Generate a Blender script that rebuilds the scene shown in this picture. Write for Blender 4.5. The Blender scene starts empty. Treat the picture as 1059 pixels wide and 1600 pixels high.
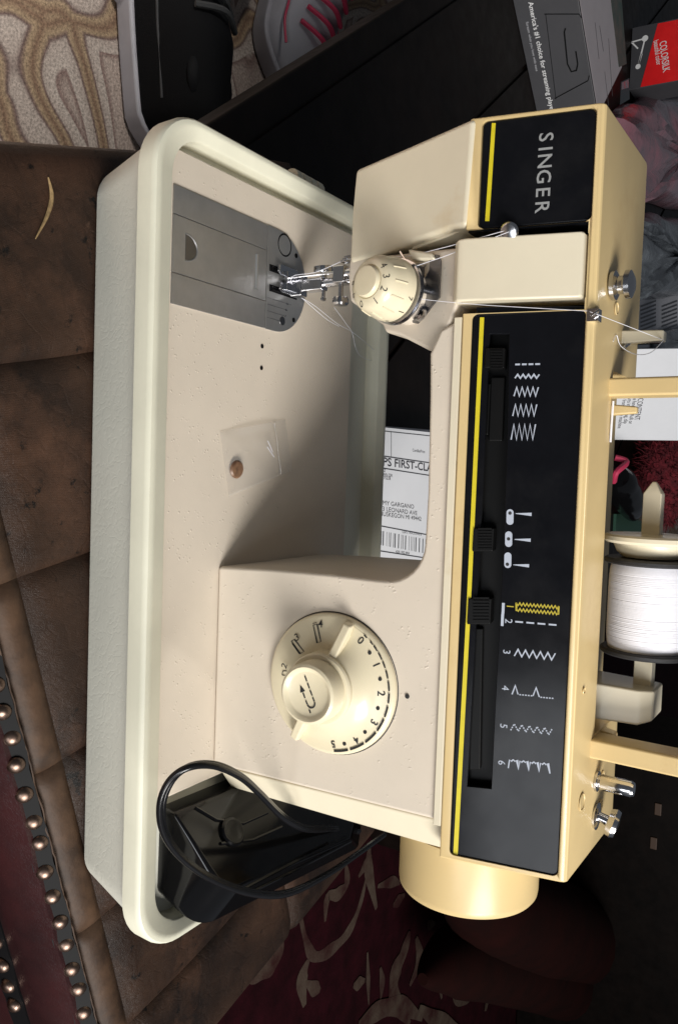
import bpy, bmesh, math, random
import numpy as np
from mathutils import Vector, Matrix
random.seed(7); np.random.seed(7)
S = bpy.context.scene
COL = S.collection
rad = math.radians

# ------------------------------------------------------------------ camera
F, TH, PSI, RHO = 1270., rad(32.75), rad(3.5), rad(3.9)     # solved from the machine's straight edges
PX, PY = 529.5, 800.
c, s = math.cos, math.sin
_f = np.array([s(PSI)*c(TH), c(PSI)*c(TH), -s(TH)])
_r0 = np.array([c(PSI), -s(PSI), 0.]); _u0 = np.cross(_r0, _f)
CR = c(RHO)*_r0 + s(RHO)*_u0; CU = -s(RHO)*_r0 + c(RHO)*_u0; CW = _f
CAM = np.array([.1797, -.3345, .3921])
cd = bpy.data.cameras.new('camera'); cam = bpy.data.objects.new('camera', cd); COL.objects.link(cam)
cam.matrix_world = Matrix(((CU[0], -CR[0], -CW[0], CAM[0]), (CU[1], -CR[1], -CW[1], CAM[1]), (CU[2], -CR[2], -CW[2], CAM[2]), (0, 0, 0, 1)))
cd.sensor_fit = 'VERTICAL'; cd.sensor_height = 24.; cd.lens = F/1600*24.; cd.clip_start = .02; cd.clip_end = 60
S.camera = cam

# ------------------------------------------------------------------ light: one window to the right and in front, dim room
wld = bpy.data.worlds.new('World'); S.world = wld; wld.use_nodes = True
wld.node_tree.nodes['Background'].inputs[0].default_value = (.80, .88, 1., 1)
wld.node_tree.nodes['Background'].inputs[1].default_value = .095
def area(name, loc, tgt, sx, sy, power, col, spread=180):
    l = bpy.data.lights.new(name, 'AREA'); l.shape = 'RECTANGLE'; l.size = sx; l.size_y = sy; l.energy = power; l.color = col; l.spread = rad(spread)
    o = bpy.data.objects.new(name, l); COL.objects.link(o); o.location = loc
    o.rotation_euler = (Vector(tgt)-Vector(loc)).to_track_quat('-Z', 'Y').to_euler(); return o
area('window_light', (1.90, -1.02, 1.48), (.2, .1, .1), 1.05, 1.15, 39, (1., .97, .93), 120)
area('low_window_light', (1.40, -2.35, .72), (.2, .1, .15), 1.0, 1.0, 12, (.93, .96, 1.), 140)
area('carpet_fill_light', (-1.7, -.9, 1.9), (-.78, -.36, -.33), .5, .6, 13, (1., .98, .95), 31)  # added fill lamp that brightens the carpet, not a known window
S.view_settings.view_transform = 'Standard'; S.view_settings.look = 'None'; S.view_settings.exposure = 0; S.view_settings.gamma = 1
S.render.engine = 'CYCLES'

# ------------------------------------------------------------------ pixel -> point
def ray(x, y): return CR*(y-PY) + CU*(x-PX) + CW*F
def onpl(x, y, p0, n):
    v = ray(x, y); n = np.array(n, float); p0 = np.array(p0, float)
    return CAM + v*(((p0-CAM)@n)/(v@n))
def onz(x, y, z): return onpl(x, y, (0, 0, z), (0, 0, 1))
def ony(x, y, yy): return onpl(x, y, (0, yy, 0), (0, 1, 0))
def onx(x, y, xx): return onpl(x, y, (xx, 0, 0), (1, 0, 0))
def panel(x, y, off=0.): return onpl(x, y, np.array((0, .055, .21))+NP*off, NP)
def colm(x, y, off=0.): return onpl(x, y, np.array((0, .0427, .062))+NC*off, NC)
def head(x, y, off=0.): return onpl(x, y, np.array((0, .055, .21))+NH*off, NH)
def unit(v): v = np.array(v, float); return v/np.linalg.norm(v)
NP = unit((0, -1, .2)); NC = unit((0, -1, .09)); NH = unit((0, -.081, -.023))
XA = np.array((1., 0, 0)); ZA = np.array((0, 0, 1.)); YA = np.array((0, 1., 0))
UP_P = unit((0, .2, 1)); UP_C = unit((0, .09, 1)); UP_H = unit((0, -.023, .081))

# ------------------------------------------------------------------ materials
MATS = {}
def nd(nt, t, **k):
    n = nt.nodes.new(t)
    for a, b in k.items(): setattr(n, a, b)
    return n
def material(name, col, rough=.5, metal=0., spec=.5, var=0., vscale=30., bump=None, coat=0., trans=0., alpha=1., col2=None, bands=None, ior=1.45, sheen=0., rvar=0.):
    m = bpy.data.materials.new(name); m.use_nodes = True; nt = m.node_tree; b = nt.nodes['Principled BSDF']
    tc = nd(nt, 'ShaderNodeTexCoord'); L = nt.links.new
    b.inputs['Base Color'].default_value = (*col, 1); b.inputs['Roughness'].default_value = rough; b.inputs['Metallic'].default_value = metal
    b.inputs['Specular IOR Level'].default_value = spec; b.inputs['Coat Weight'].default_value = coat; b.inputs['Coat Roughness'].default_value = .08
    b.inputs['Transmission Weight'].default_value = trans; b.inputs['Alpha'].default_value = alpha; b.inputs['IOR'].default_value = ior
    b.inputs['Sheen Weight'].default_value = sheen
    if var or col2:
        n = nd(nt, 'ShaderNodeTexNoise'); n.inputs['Scale'].default_value = vscale; n.inputs['Detail'].default_value = 6; n.inputs['Roughness'].default_value = .62
        r = nd(nt, 'ShaderNodeValToRGB'); r.color_ramp.elements[0].position = .34; r.color_ramp.elements[1].position = .68
        c2 = col2 if col2 else tuple(max(0, v*(1-var)) for v in col)
        r.color_ramp.elements[0].color = (*c2, 1); r.color_ramp.elements[1].color = (*col, 1)
        L(tc.outputs['Object'], n.inputs['Vector']); L(n.outputs['Fac'], r.inputs['Fac']); L(r.outputs['Color'], b.inputs['Base Color'])
    if rvar:
        n = nd(nt, 'ShaderNodeTexNoise'); n.inputs['Scale'].default_value = 60; n.inputs['Detail'].default_value = 5
        mr = nd(nt, 'ShaderNodeMapRange'); mr.inputs[3].default_value = max(0, rough-rvar); mr.inputs[4].default_value = rough+rvar
        L(tc.outputs['Object'], n.inputs['Vector']); L(n.outputs['Fac'], mr.inputs[0]); L(mr.outputs[0], b.inputs['Roughness'])
    if bump:
        prev = None
        for kind, scale, dist, stren in bump:
            if kind == 'noise':
                t = nd(nt, 'ShaderNodeTexNoise'); t.inputs['Scale'].default_value = scale; t.inputs['Detail'].default_value = 4; out = t.outputs['Fac']
                L(tc.outputs['Object'], t.inputs['Vector'])
            elif kind == 'pits':      # sparse little pits and pimples
                t = nd(nt, 'ShaderNodeTexVoronoi'); t.inputs['Scale'].default_value = scale; L(tc.outputs['Object'], t.inputs['Vector'])
                n2 = nd(nt, 'ShaderNodeTexNoise'); n2.inputs['Scale'].default_value = scale*.33; L(tc.outputs['Object'], n2.inputs['Vector'])
                a = nd(nt, 'ShaderNodeMapRange'); a.inputs[1].default_value = .05; a.inputs[2].default_value = .32; a.inputs[3].default_value = 1; a.inputs[4].default_value = 0
                L(t.outputs['Distance'], a.inputs[0])
                g = nd(nt, 'ShaderNodeMapRange'); g.inputs[1].default_value = .52; g.inputs[2].default_value = .66; L(n2.outputs['Fac'], g.inputs[0])
                mu = nd(nt, 'ShaderNodeMath', operation='MULTIPLY'); L(a.outputs[0], mu.inputs[0]); L(g.outputs[0], mu.inputs[1]); out = mu.outputs[0]
            elif kind == 'crease':    # leather-like creases
                w = nd(nt, 'ShaderNodeTexNoise'); w.inputs['Scale'].default_value = scale*.55; w.inputs['Detail'].default_value = 3; L(tc.outputs['Object'], w.inputs['Vector'])
                mx = nd(nt, 'ShaderNodeMixRGB'); mx.inputs[0].default_value = .05; L(tc.outputs['Object'], mx.inputs[1]); L(w.outputs['Color'], mx.inputs[2])
                t = nd(nt, 'ShaderNodeTexVoronoi', feature='DISTANCE_TO_EDGE'); t.inputs['Scale'].default_value = scale; L(mx.outputs[0], t.inputs['Vector'])
                a = nd(nt, 'ShaderNodeMapRange'); a.inputs[1].default_value = 0; a.inputs[2].default_value = .12; L(t.outputs['Distance'], a.inputs[0]); out = a.outputs[0]
            elif kind == 'weave':
                t = nd(nt, 'ShaderNodeTexWave'); t.inputs['Scale'].default_value = scale; t.inputs['Distortion'].default_value = 2; t.inputs['Detail'].default_value = 2; L(tc.outputs['Object'], t.inputs['Vector']); out = t.outputs['Fac']
            bp = nd(nt, 'ShaderNodeBump'); bp.inputs['Distance'].default_value = dist; bp.inputs['Strength'].default_value = stren
            L(out, bp.inputs['Height'])
            if prev: L(prev, bp.inputs['Normal'])
            prev = bp.outputs['Normal']
        L(prev, b.inputs['Normal'])
    MATS[name] = m; return m
material('cream', (.74, .67, .51), .36, var=.07, vscale=14, bump=[('noise', 900, .0001, .12)], rvar=.07, coat=.12)
material('cream_yellow', (.68, .515, .255), .36, var=.08, vscale=12, bump=[('noise', 700, .0001, .10)], rvar=.08, coat=.05)
material('beige', (.665, .588, .485), .55, var=.06, vscale=22, bump=[('pits', 430, .00035, .75), ('noise', 1500, .0001, .2)], rvar=.05)
material('dial_cream', (.74, .66, .47), .30, var=.05, vscale=40, coat=.2, rvar=.05)
material('case_vinyl', (.74, .735, .64), .5, var=.08, vscale=9, bump=[('crease', 95, .0004, .12), ('crease', 210, .0002, .07)], rvar=.06)
material('case_rim', (.73, .715, .575), .42, var=.10, vscale=18, bump=[('noise', 300, .0002, .2)], rvar=.08)
material('black_gloss', (.004, .004, .0045), .12, spec=.4, rvar=.04, bump=[('noise', 1200, .00004, .2)])
material('black_panel', (.006, .0063, .008), .16, spec=.20, var=.2, vscale=60, rvar=.10, bump=[('noise', 1400, .00003, .15)])
material('black_matte', (.0035, .0035, .004), .6, spec=.15)
material('black_slider', (.004, .004, .004), .45, spec=.2)
material('cord_black', (.007, .007, .008), .22, bump=[('noise', 400, .0002, .2)])
material('yellow_print', (.66, .55, .02), .45, var=.10, vscale=150)
material('silver_print', (.34, .35, .35), .45, metal=.2)
material('white_print', (.44, .48, .56), .5)
material('gold_print', (.46, .37, .03), .5)
material('ink', (.02, .02, .02), .6)
material('chrome', (.60, .60, .62), .17, metal=1., rvar=.05)
material('steel_plate', (.50, .50, .495), .40, metal=.88, var=.12, vscale=70, bump=[('noise', 500, .00008, .2)], rvar=.09)
material('steel_dark', (.22, .22, .23), .3, metal=1., rvar=.08)
material('thread_white', (.80, .80, .86), .75, bump=[('noise', 600, .0003, .3)])
material('spool_black', (.02, .02, .022), .55, bump=[('noise', 700, .0003, .4)])
material('leather', (.042, .0225, .0140), .45, spec=.26, col2=(.0105, .0066, .0052), vscale=13, bump=[('crease', 260, .0005, .35), ('weave', 330, .0002, .2), ('crease', 60, .0006, .2), ('noise', 60, .0008, .3)], rvar=.14)
material('leather_trim', (.085, .048, .028), .55, spec=.25, col2=(.034, .020, .013), vscale=40, bump=[('noise', 250, .0006, .4)])
material('leather_red', (.036, .011, .0115), .34, col2=(.015, .0065, .007), vscale=16, bump=[('crease', 180, .0004, .25), ('noise', 90, .0006, .3)], rvar=.1)
material('nail_bronze', (.24, .165, .13), .38, metal=1., var=.45, vscale=220, rvar=.1)
material('dark_wood', (.007, .0045, .0035), .45, spec=.12, col2=(.003, .002, .0016), vscale=25, bump=[('noise', 90, .0003, .2)], rvar=.1)
material('red_rug', (.022, .0022, .0045), .95, spec=.1, col2=(.010, .0010, .0020), vscale=30, bump=[('noise', 350, .002, .4)])
material('rug_motif', (.078, .058, .043), .95, spec=.1, col2=(.030, .010, .0095), vscale=14, bump=[('noise', 350, .002, .4)])
material('paper', (.88, .89, .92), .6, var=.03, vscale=30)
material('paper_grey', (.50, .50, .53), .6, var=.08, vscale=20)
material('label_ink', (.05, .05, .06), .6)
material('grey_card', (.060, .060, .066), .42, var=.12, vscale=20)
material('light_card', (.34, .31, .325), .45, var=.08, vscale=30)
material('card_ink_white', (.75, .75, .75), .5)
material('red_card', (.82, .018, .020), .32, var=.15, vscale=30)
material('pink_plastic', (.30, .12, .15), .20, col2=(.15, .11, .13), vscale=11, bump=[('noise', 26, .01, .6)], coat=.5)
material('grey_plastic', (.17, .19, .21), .24, col2=(.022, .025, .03), vscale=14, bump=[('noise', 30, .012, .7)], coat=.5)
material('red_fluff', (.17, .010, .018), .9, col2=(.06, .004, .008), vscale=60, bump=[('noise', 160, .01, .9)])
material('green_card', (.012, .05, .03), .5)
material('photo_print', (.10, .075, .06), .4, col2=(.03, .05, .04), vscale=40)
material('pink_strap', (.55, .04, .10), .5)
material('shoe_black', (.005, .005, .0055), .8, spec=.15, bump=[('noise', 600, .0008, .4)])
material('shoe_white', (.45, .43, .45), .55, var=.1, vscale=40)
material('shoe_pink', (.60, .05, .11), .5)
material('stitch_grey', (.05, .05, .05), .7)
material('bead_brown', (.075, .036, .022), .4, col2=(.24, .14, .08), vscale=160)
material('dark_red_cloth', (.014, .0025, .0018), .9, spec=.1, col2=(.008, .002, .0015), vscale=12)
material('dark_blue_cloth', (.012, .016, .02), .8, var=.4, vscale=10)
material('brass_dull', (.07, .04, .025), .5)
material('straw', (.36, .24, .11), .7, var=.5, vscale=300)
def worn(name, tint, scale, lo, hi):          # rubbed-through worn blotches over a leather
    nt = MATS[name].node_tree; L = nt.links.new; b = nt.nodes['Principled BSDF']; src = b.inputs['Base Color'].links[0].from_socket
    tc = nd(nt, 'ShaderNodeTexCoord'); n = nd(nt, 'ShaderNodeTexNoise'); n.inputs['Scale'].default_value = scale; n.inputs['Detail'].default_value = 9; n.inputs['Roughness'].default_value = .7
    mr = nd(nt, 'ShaderNodeMapRange'); mr.inputs[1].default_value = lo; mr.inputs[2].default_value = hi; mx = nd(nt, 'ShaderNodeMixRGB'); mx.inputs[2].default_value = (*tint, 1)
    L(tc.outputs['Object'], n.inputs['Vector']); L(n.outputs['Fac'], mr.inputs[0]); L(mr.outputs[0], mx.inputs[0]); L(src, mx.inputs[1]); L(mx.outputs[0], b.inputs['Base Color'])
worn('leather', (.095, .047, .028), 8, .52, .78); worn('leather', (.005, .004, .0035), 55, .60, .66); worn('leather', (.085, .050, .034), 34, .66, .74); worn('leather_trim', (.03, .02, .015), 30, .58, .72)
worn('cream', (.60, .46, .26), 16, .60, .85); worn('cream_yellow', (.52, .35, .15), 14, .58, .85); worn('case_vinyl', (.50, .47, .37), 22, .68, .82); worn('black_panel', (.030, .031, .033), 620, .70, .76); worn('black_panel', (.012, .012, .013), 18, .5, .8); worn('case_rim', (.46, .42, .30), 34, .66, .78)
# clear film of the little bag
def film(name, tint, white):
    m = bpy.data.materials.new(name); m.use_nodes = True; nt = m.node_tree; L = nt.links.new
    for n in list(nt.nodes): nt.nodes.remove(n)
    o = nd(nt, 'ShaderNodeOutputMaterial'); t = nd(nt, 'ShaderNodeBsdfTransparent'); t.inputs[0].default_value = (*tint, 1)
    g = nd(nt, 'ShaderNodeBsdfGlossy'); g.inputs['Roughness'].default_value = .18; d = nd(nt, 'ShaderNodeBsdfDiffuse'); d.inputs[0].default_value = (.93, .92, .90, 1)
    tc = nd(nt, 'ShaderNodeTexCoord'); n = nd(nt, 'ShaderNodeTexNoise'); n.inputs['Scale'].default_value = 90; L(tc.outputs['Object'], n.inputs['Vector'])
    bp = nd(nt, 'ShaderNodeBump'); bp.inputs['Distance'].default_value = .002; bp.inputs['Strength'].default_value = .25; L(n.outputs['Fac'], bp.inputs['Height'])
    L(bp.outputs['Normal'], g.inputs['Normal'])
    m1 = nd(nt, 'ShaderNodeMixShader'); m1.inputs[0].default_value = white; L(t.outputs[0], m1.inputs[1]); L(d.outputs[0], m1.inputs[2])
    m2 = nd(nt, 'ShaderNodeMixShader'); m2.inputs[0].default_value = .12; L(m1.outputs[0], m2.inputs[1]); L(g.outputs[0], m2.inputs[2]); L(m2.outputs[0], o.inputs[0])
    MATS[name] = m
film('clear_film', (1., .99, .97), .15)
# beige carpet with scrolling bands
def carpet():
    m = bpy.data.materials.new('beige_carpet'); m.use_nodes = True; nt = m.node_tree; L = nt.links.new; b = nt.nodes['Principled BSDF']
    tc = nd(nt, 'ShaderNodeTexCoord')
    ns = nd(nt, 'ShaderNodeTexNoise'); ns.inputs['Scale'].default_value = 4.2; ns.inputs['Detail'].default_value = 1.5; L(tc.outputs['Object'], ns.inputs['Vector'])
    mx = nd(nt, 'ShaderNodeMixRGB'); mx.inputs[0].default_value = .36; L(tc.outputs['Object'], mx.inputs[1]); L(ns.outputs['Color'], mx.inputs[2])
    w = nd(nt, 'ShaderNodeTexVoronoi', feature='DISTANCE_TO_EDGE'); w.inputs['Scale'].default_value = 8.0; L(mx.outputs[0], w.inputs['Vector'])
    r = nd(nt, 'ShaderNodeValToRGB'); e = r.color_ramp.elements
    e[0].position = .0; e[0].color = (.22, .13, .08, 1); e[1].position = .055; e[1].color = (.40, .28, .17, 1)
    for p, cc in ((.085, (.16, .10, .085)), (.105, (.46, .37, .31)), (.20, (.54, .45, .38)), (.215, (.24, .155, .13)), (.26, (.46, .36, .30))):
        k = e.new(p); k.color = (*cc, 1)
    L(w.outputs['Distance'], r.inputs['Fac'])
    n2 = nd(nt, 'ShaderNodeTexNoise'); n2.inputs['Scale'].default_value = 330; n2.inputs['Detail'].default_value = 3; L(tc.outputs['Object'], n2.inputs['Vector'])
    m3 = nd(nt, 'ShaderNodeMixRGB', blend_type='MULTIPLY'); m3.inputs[0].default_value = .75; L(r.outputs[0], m3.inputs[1])
    rr = nd(nt, 'ShaderNodeMapRange'); rr.inputs[1].default_value = .3; rr.inputs[2].default_value = .65; rr.inputs[3].default_value = .45; rr.inputs[4].default_value = 1.1; L(n2.outputs['Fac'], rr.inputs[0]); L(rr.outputs[0], m3.inputs[2])
    L(m3.outputs[0], b.inputs['Base Color']); b.inputs['Roughness'].default_value = .95
    bp = nd(nt, 'ShaderNodeBump'); bp.inputs['Distance'].default_value = .003; bp.inputs['Strength'].default_value = .6; L(n2.outputs['Fac'], bp.inputs['Height']); L(bp.outputs['Normal'], b.inputs['Normal'])
    MATS['beige_carpet'] = m
carpet()

# ------------------------------------------------------------------ mesh helpers
def V(p): return Vector((float(p[0]), float(p[1]), float(p[2])))
class G:
    def __init__(self): self.v = []; self.f = []
    def add(self, vs, fs):
        k = len(self.v); self.v += [tuple(float(a) for a in v) for v in vs]; self.f += [tuple(i+k for i in f) for f in fs]; return self
    def box(self, lo, hi):
        x0, y0, z0 = lo; x1, y1, z1 = hi
        return self.add([(x0,y0,z0),(x1,y0,z0),(x1,y1,z0),(x0,y1,z0),(x0,y0,z1),(x1,y0,z1),(x1,y1,z1),(x0,y1,z1)], [(3,2,1,0),(4,5,6,7),(0,1,5,4),(1,2,6,5),(2,3,7,6),(3,0,4,7)])
    def prism(self, pts, d):               # 3-D polygon pushed along vector d
        n = len(pts); pts = [np.array(p, float) for p in pts]; d = np.array(d, float)
        return self.add(pts+[p+d for p in pts], [tuple(range(n)), tuple(range(2*n-1, n-1, -1))]+[(i, i+n, (i+1) % n+n, (i+1) % n) for i in range(n)])
    def loft(self, rings, cap=True, close=False):
        n = len(rings[0]); vs = [p for r in rings for p in r]; fs = []
        for k in range(len(rings)-1+(1 if close else 0)):
            a = k*n; b = ((k+1) % len(rings))*n
            fs += [(a+i, a+(i+1) % n, b+(i+1) % n, b+i) for i in range(n)]
        if cap and not close: fs += [tuple(range(n-1, -1, -1)), tuple(range(len(vs)-n, len(vs)))]
        return self.add(vs, fs)
    def lathe(self, prof, o, ax, n=40, cap=True, a0=0., a1=2*math.pi, ref=None):
        ax = unit(ax); o = np.array(o, float)
        e = np.array(ref, float) if ref is not None else (np.array((0, 0, 1.)) if abs(ax[2]) < .9 else np.array((1., 0, 0)))
        e = unit(e-ax*(e@ax)); g = np.cross(ax, e)
        full = abs(a1-a0-2*math.pi) < 1e-6
        m = n if full else n+1
        rings = [[o+ax*h+(e*math.cos(a0+(a1-a0)*i/n)+g*math.sin(a0+(a1-a0)*i/n))*r for i in range(m)] for r, h in prof]
        if full: return self.loft(rings, cap)
        vs = [p for r in rings for p in r]; fs = []
        for k in range(len(rings)-1): fs += [(k*m+i, k*m+i+1, (k+1)*m+i+1, (k+1)*m+i) for i in range(n)]
        return self.add(vs, fs)
    def tube(self, pts, r, n=10, sub=6, cap=True):
        P = spline(pts, sub) if sub > 1 else [np.array(p, float) for p in pts]
        rings = []; prev = None
        for i, p in enumerate(P):
            t = unit(P[min(i+1, len(P)-1)]-P[max(i-1, 0)])
            if prev is None: prev = unit(np.cross(t, (.31, .2, .93)))
            e = unit(prev-t*(prev@t)); prev = e; g = np.cross(t, e)
            rr = float(np.interp(i/(len(P)-1), np.linspace(0, 1, len(r)), r)) if isinstance(r, (list, tuple)) else r
            rings.append([p+(e*math.cos(2*math.pi*k/n)+g*math.sin(2*math.pi*k/n))*rr for k in range(n)])
        return self.loft(rings, cap)
    def ribbon(self, pts, w, nrm, th=.00015, w1=None):   # flat print: a line of width w
        pts = [np.array(p, float) for p in pts]; nrm = unit(nrm); n = len(pts); Lf = []; Rt = []
        for i in range(n):
            t = unit(pts[min(i+1, n-1)]-pts[max(i-1, 0)])
            sd = np.cross(nrm, t)
            if 0 < i < n-1:
                a = unit(pts[i]-pts[i-1]); k = abs(a@t); sd = sd/max(k, .45)
            ww = w if w1 is None else w+(w1-w)*i/(n-1)
            Lf.append(pts[i]+sd*ww/2); Rt.append(pts[i]-sd*ww/2)
        vs = []
        for a, b in zip(Lf, Rt): vs += [a, b, a+nrm*th, b+nrm*th]
        fs = []
        for i in range(n-1):
            k = 4*i; fs += [(k+2, k+3, k+7, k+6), (k, k+2, k+6, k+4), (k+1, k+5, k+7, k+3)]
        return self.add(vs, fs)
    def sphere(self, o, r, nu=16, nv=10, fn=None):
        o = np.array(o, float); r = np.array(r if hasattr(r, '__len__') else (r, r, r), float); rings = []
        for j in range(nv+1):
            a = -math.pi/2+math.pi*j/nv; a = max(-math.pi/2+.02, min(math.pi/2-.02, a))
            rings.append([o+r*np.array((math.cos(a)*math.cos(2*math.pi*i/nu), math.cos(a)*math.sin(2*math.pi*i/nu), math.sin(a))) for i in range(nu)])
        return self.loft(rings)
def spline(pts, sub):
    P = [np.array(p, float) for p in pts]; out = []
    for i in range(len(P)-1):
        a, b, cc, d = P[max(i-1, 0)], P[i], P[i+1], P[min(i+2, len(P)-1)]
        for k in range(sub):
            t = k/sub
            out.append(.5*((2*b)+(-a+cc)*t+(2*a-5*b+4*cc-d)*t*t+(-a+3*b-3*cc+d)*t**3))
    out.append(P[-1]); return out
def mesh(g, name):
    me = bpy.data.meshes.new(name); me.from_pydata(g.v, [], g.f)
    bm = bmesh.new(); bm.from_mesh(me); bmesh.ops.recalc_face_normals(bm, faces=bm.faces); bm.to_mesh(me); bm.free(); return me
def put(o, parent):
    if parent is not None:
        o.parent = parent; o.matrix_parent_inverse = Matrix.Translation(-base(parent))
def base(o):
    return o.location if o.parent is None else Vector((0, 0, 0))     # parts carry world coordinates
def obj(name, g, mat, parent=None, bevel=0., seg=3, smooth=True, ang=30):
    me = g if isinstance(g, bpy.types.Mesh) else mesh(g, name)
    o = bpy.data.objects.new(name, me); COL.objects.link(o); me.materials.clear(); me.materials.append(MATS[mat])
    if smooth:
        me.polygons.foreach_set('use_smooth', [True]*len(me.polygons))
        try: me.set_sharp_from_angle(angle=rad(35))
        except Exception: pass
    if bevel:
        b = o.modifiers.new('bevel', 'BEVEL'); b.width = bevel; b.segments = seg; b.limit_method = 'ANGLE'; b.angle_limit = rad(ang); b.harden_normals = True
    put(o, parent); return o
def tag(o, label, cat, group=None, kind=None):
    if label: o['label'] = label
    if cat: o['category'] = cat
    if group: o['group'] = group
    if kind: o['kind'] = kind
    return o
def thing(name, loc, label, cat, group=None):
    o = bpy.data.objects.new(name, None); COL.objects.link(o); o.location = V(loc); o.empty_display_size = .02; return tag(o, label, cat, group)
def bool_cut(o, cutters):
    dg = bpy.context.evaluated_depsgraph_get(); tmp = []
    for g in cutters:
        cm = mesh(g, 'cut'); co = bpy.data.objects.new('cut', cm); COL.objects.link(co); tmp.append(co)
        b = o.modifiers.new('b', 'BOOLEAN'); b.operation = 'DIFFERENCE'; b.solver = 'EXACT'; b.object = co
    dg.update(); me = bpy.data.meshes.new_from_object(o.evaluated_get(dg)); o.modifiers.clear(); old = o.data; o.data = me; bpy.data.meshes.remove(old)
    for co in tmp: cm = co.data; bpy.data.objects.remove(co); bpy.data.meshes.remove(cm)
    me.polygons.foreach_set('use_smooth', [True]*len(me.polygons))
    try: me.set_sharp_from_angle(angle=rad(32))
    except Exception: pass
    return o
_tc = {}
def text_geo(txt, h, o, ex, ey, bold=0., squeeze=1., align='CENTER', th=.0001):
    key = (txt, bold, align)
    if key not in _tc:
        cu = bpy.data.curves.new('t', 'FONT'); cu.body = txt; cu.align_x = align; cu.align_y = 'CENTER'; cu.offset = bold; cu.resolution_u = 3
        to = bpy.data.objects.new('t', cu); COL.objects.link(to); bpy.context.view_layer.update()
        me = bpy.data.meshes.new_from_object(to.evaluated_get(bpy.context.evaluated_depsgraph_get()))
        _tc[key] = ([tuple(v.co) for v in me.vertices], [tuple(p.vertices) for p in me.polygons])
        bpy.data.objects.remove(to); bpy.data.curves.remove(cu); bpy.data.meshes.remove(me)
    vs, fs = _tc[key]; ex = unit(ex); ey = unit(ey); k = h/.69
    return [np.array(o)+ex*v[0]*k*squeeze+ey*v[1]*k for v in vs], fs
def add_text(g, txt, h, o, ex, ey, **k):
    v, f = text_geo(txt, h, o, ex, ey, **k); g.add(v, f); return g
def rrect(x0, x1, y0, y1, r, n=8):
    out = []
    for cx, cy, a in ((x1-r, y1-r, 0), (x0+r, y1-r, 90), (x0+r, y0+r, 180), (x1-r, y0+r, 270)):
        for i in range(n+1):
            t = rad(a+90*i/n); out.append((cx+r*math.cos(t), cy+r*math.sin(t)))
    return out
def prr(x0, x1, z0, z1, r, off, n=6):      # rounded rectangle on the arm's front plane, given in X and Z
    return [np.array((x, .055+.2*(z-.21), z))+NP*off for x, z in rrect(x0, x1, z0, z1, r, n)]

# ================================================================== THE SETTING
FL = -.33
g = G(); g.add([(-6, -4, FL), (7, -4, FL), (7, 9, FL), (-6, 9, FL)], [(0, 1, 2, 3)])
tag(obj('carpet', g, 'beige_carpet', smooth=False), 'beige carpet with brown scrolling bands on the floor', None, kind='structure')
g = G(); g.add([(.46, -1.2, FL+.005), (4.5, -1.2, FL+.005), (4.5, 5.5, FL+.005), (.46, 5.5, FL+.005)], [(0, 1, 2, 3)])
rug = tag(obj('rug', g, 'red_rug', smooth=False), 'dark red rug with pale leaf scrolls beside the leather bench', None, kind='structure')
LZ = [FL+.0054]
def leaf(px, w):
    LZ[0] += .00012
    P = spline([onz(x, y, LZ[0]) for x, y in px], 6); n = len(P); vs = []; fs = []
    for i, p in enumerate(P):
        t = unit(P[min(i+1, n-1)]-P[max(i-1, 0)]); sd = np.array((-t[1], t[0], 0)); k = w*(.25+.75*math.sin(math.pi*(i+.35)/(n-.3)))*(1+.16*math.sin(i*.8+len(px)))
        vs += [p+sd*k/2, p-sd*k/2]
    for i in range(n-1): fs.append((2*i, 2*i+1, 2*i+3, 2*i+2))
    obj('woven_leaf', G().add(vs, fs), 'rug_motif', rug, smooth=False)
for px, w in [([(468, 1425), (478, 1470), (492, 1495), (520, 1482), (545, 1455), (562, 1415), (572, 1372)], .022), ([(482, 1500), (472, 1530), (476, 1572)], .028), ([(478, 1535), (492, 1545), (500, 1548)], .022),
              ([(577, 1322), (576, 1360), (588, 1420)], .026), ([(560, 1370), (572, 1350), (580, 1335)], .020), ([(540, 1350), (542, 1380), (528, 1397), (512, 1402), (508, 1440)], .022), ([(590, 1385), (612, 1378), (625, 1380)], .020), ([(614, 1415), (622, 1408), (632, 1398)], .022),
              ([(384, 1525), (404, 1522), (424, 1506), (434, 1490), (440, 1455)], .034), ([(574, 1488), (575, 1530), (576, 1570)], .012), ([(552, 1540), (560, 1537), (570, 1532)], .022), ([(594, 1512), (597, 1535), (595, 1560)], .018),
              ([(640, 1455), (630, 1490), (618, 1520), (616, 1560), (640, 1600)], .045), ([(650, 1465), (655, 1500), (640, 1540)], .030), ([(560, 1600), (590, 1580), (625, 1572), (660, 1592)], .040), ([(676, 1485), (682, 1520), (690, 1560)], .020), ([(668, 1440), (672, 1445), (680, 1443)], .020),
              ([(700, 1452), (706, 1520), (720, 1555), (735, 1545), (745, 1500), (752, 1455)], .05), ([(690, 1450), (712, 1500), (715, 1560)], .035), ([(770, 1460), (768, 1520), (758, 1580)], .045), ([(730, 1450), (728, 1500), (724, 1540)], .03), ([(655, 1575), (690, 1600), (720, 1610)], .04)]:
    leaf(px, w)

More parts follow.
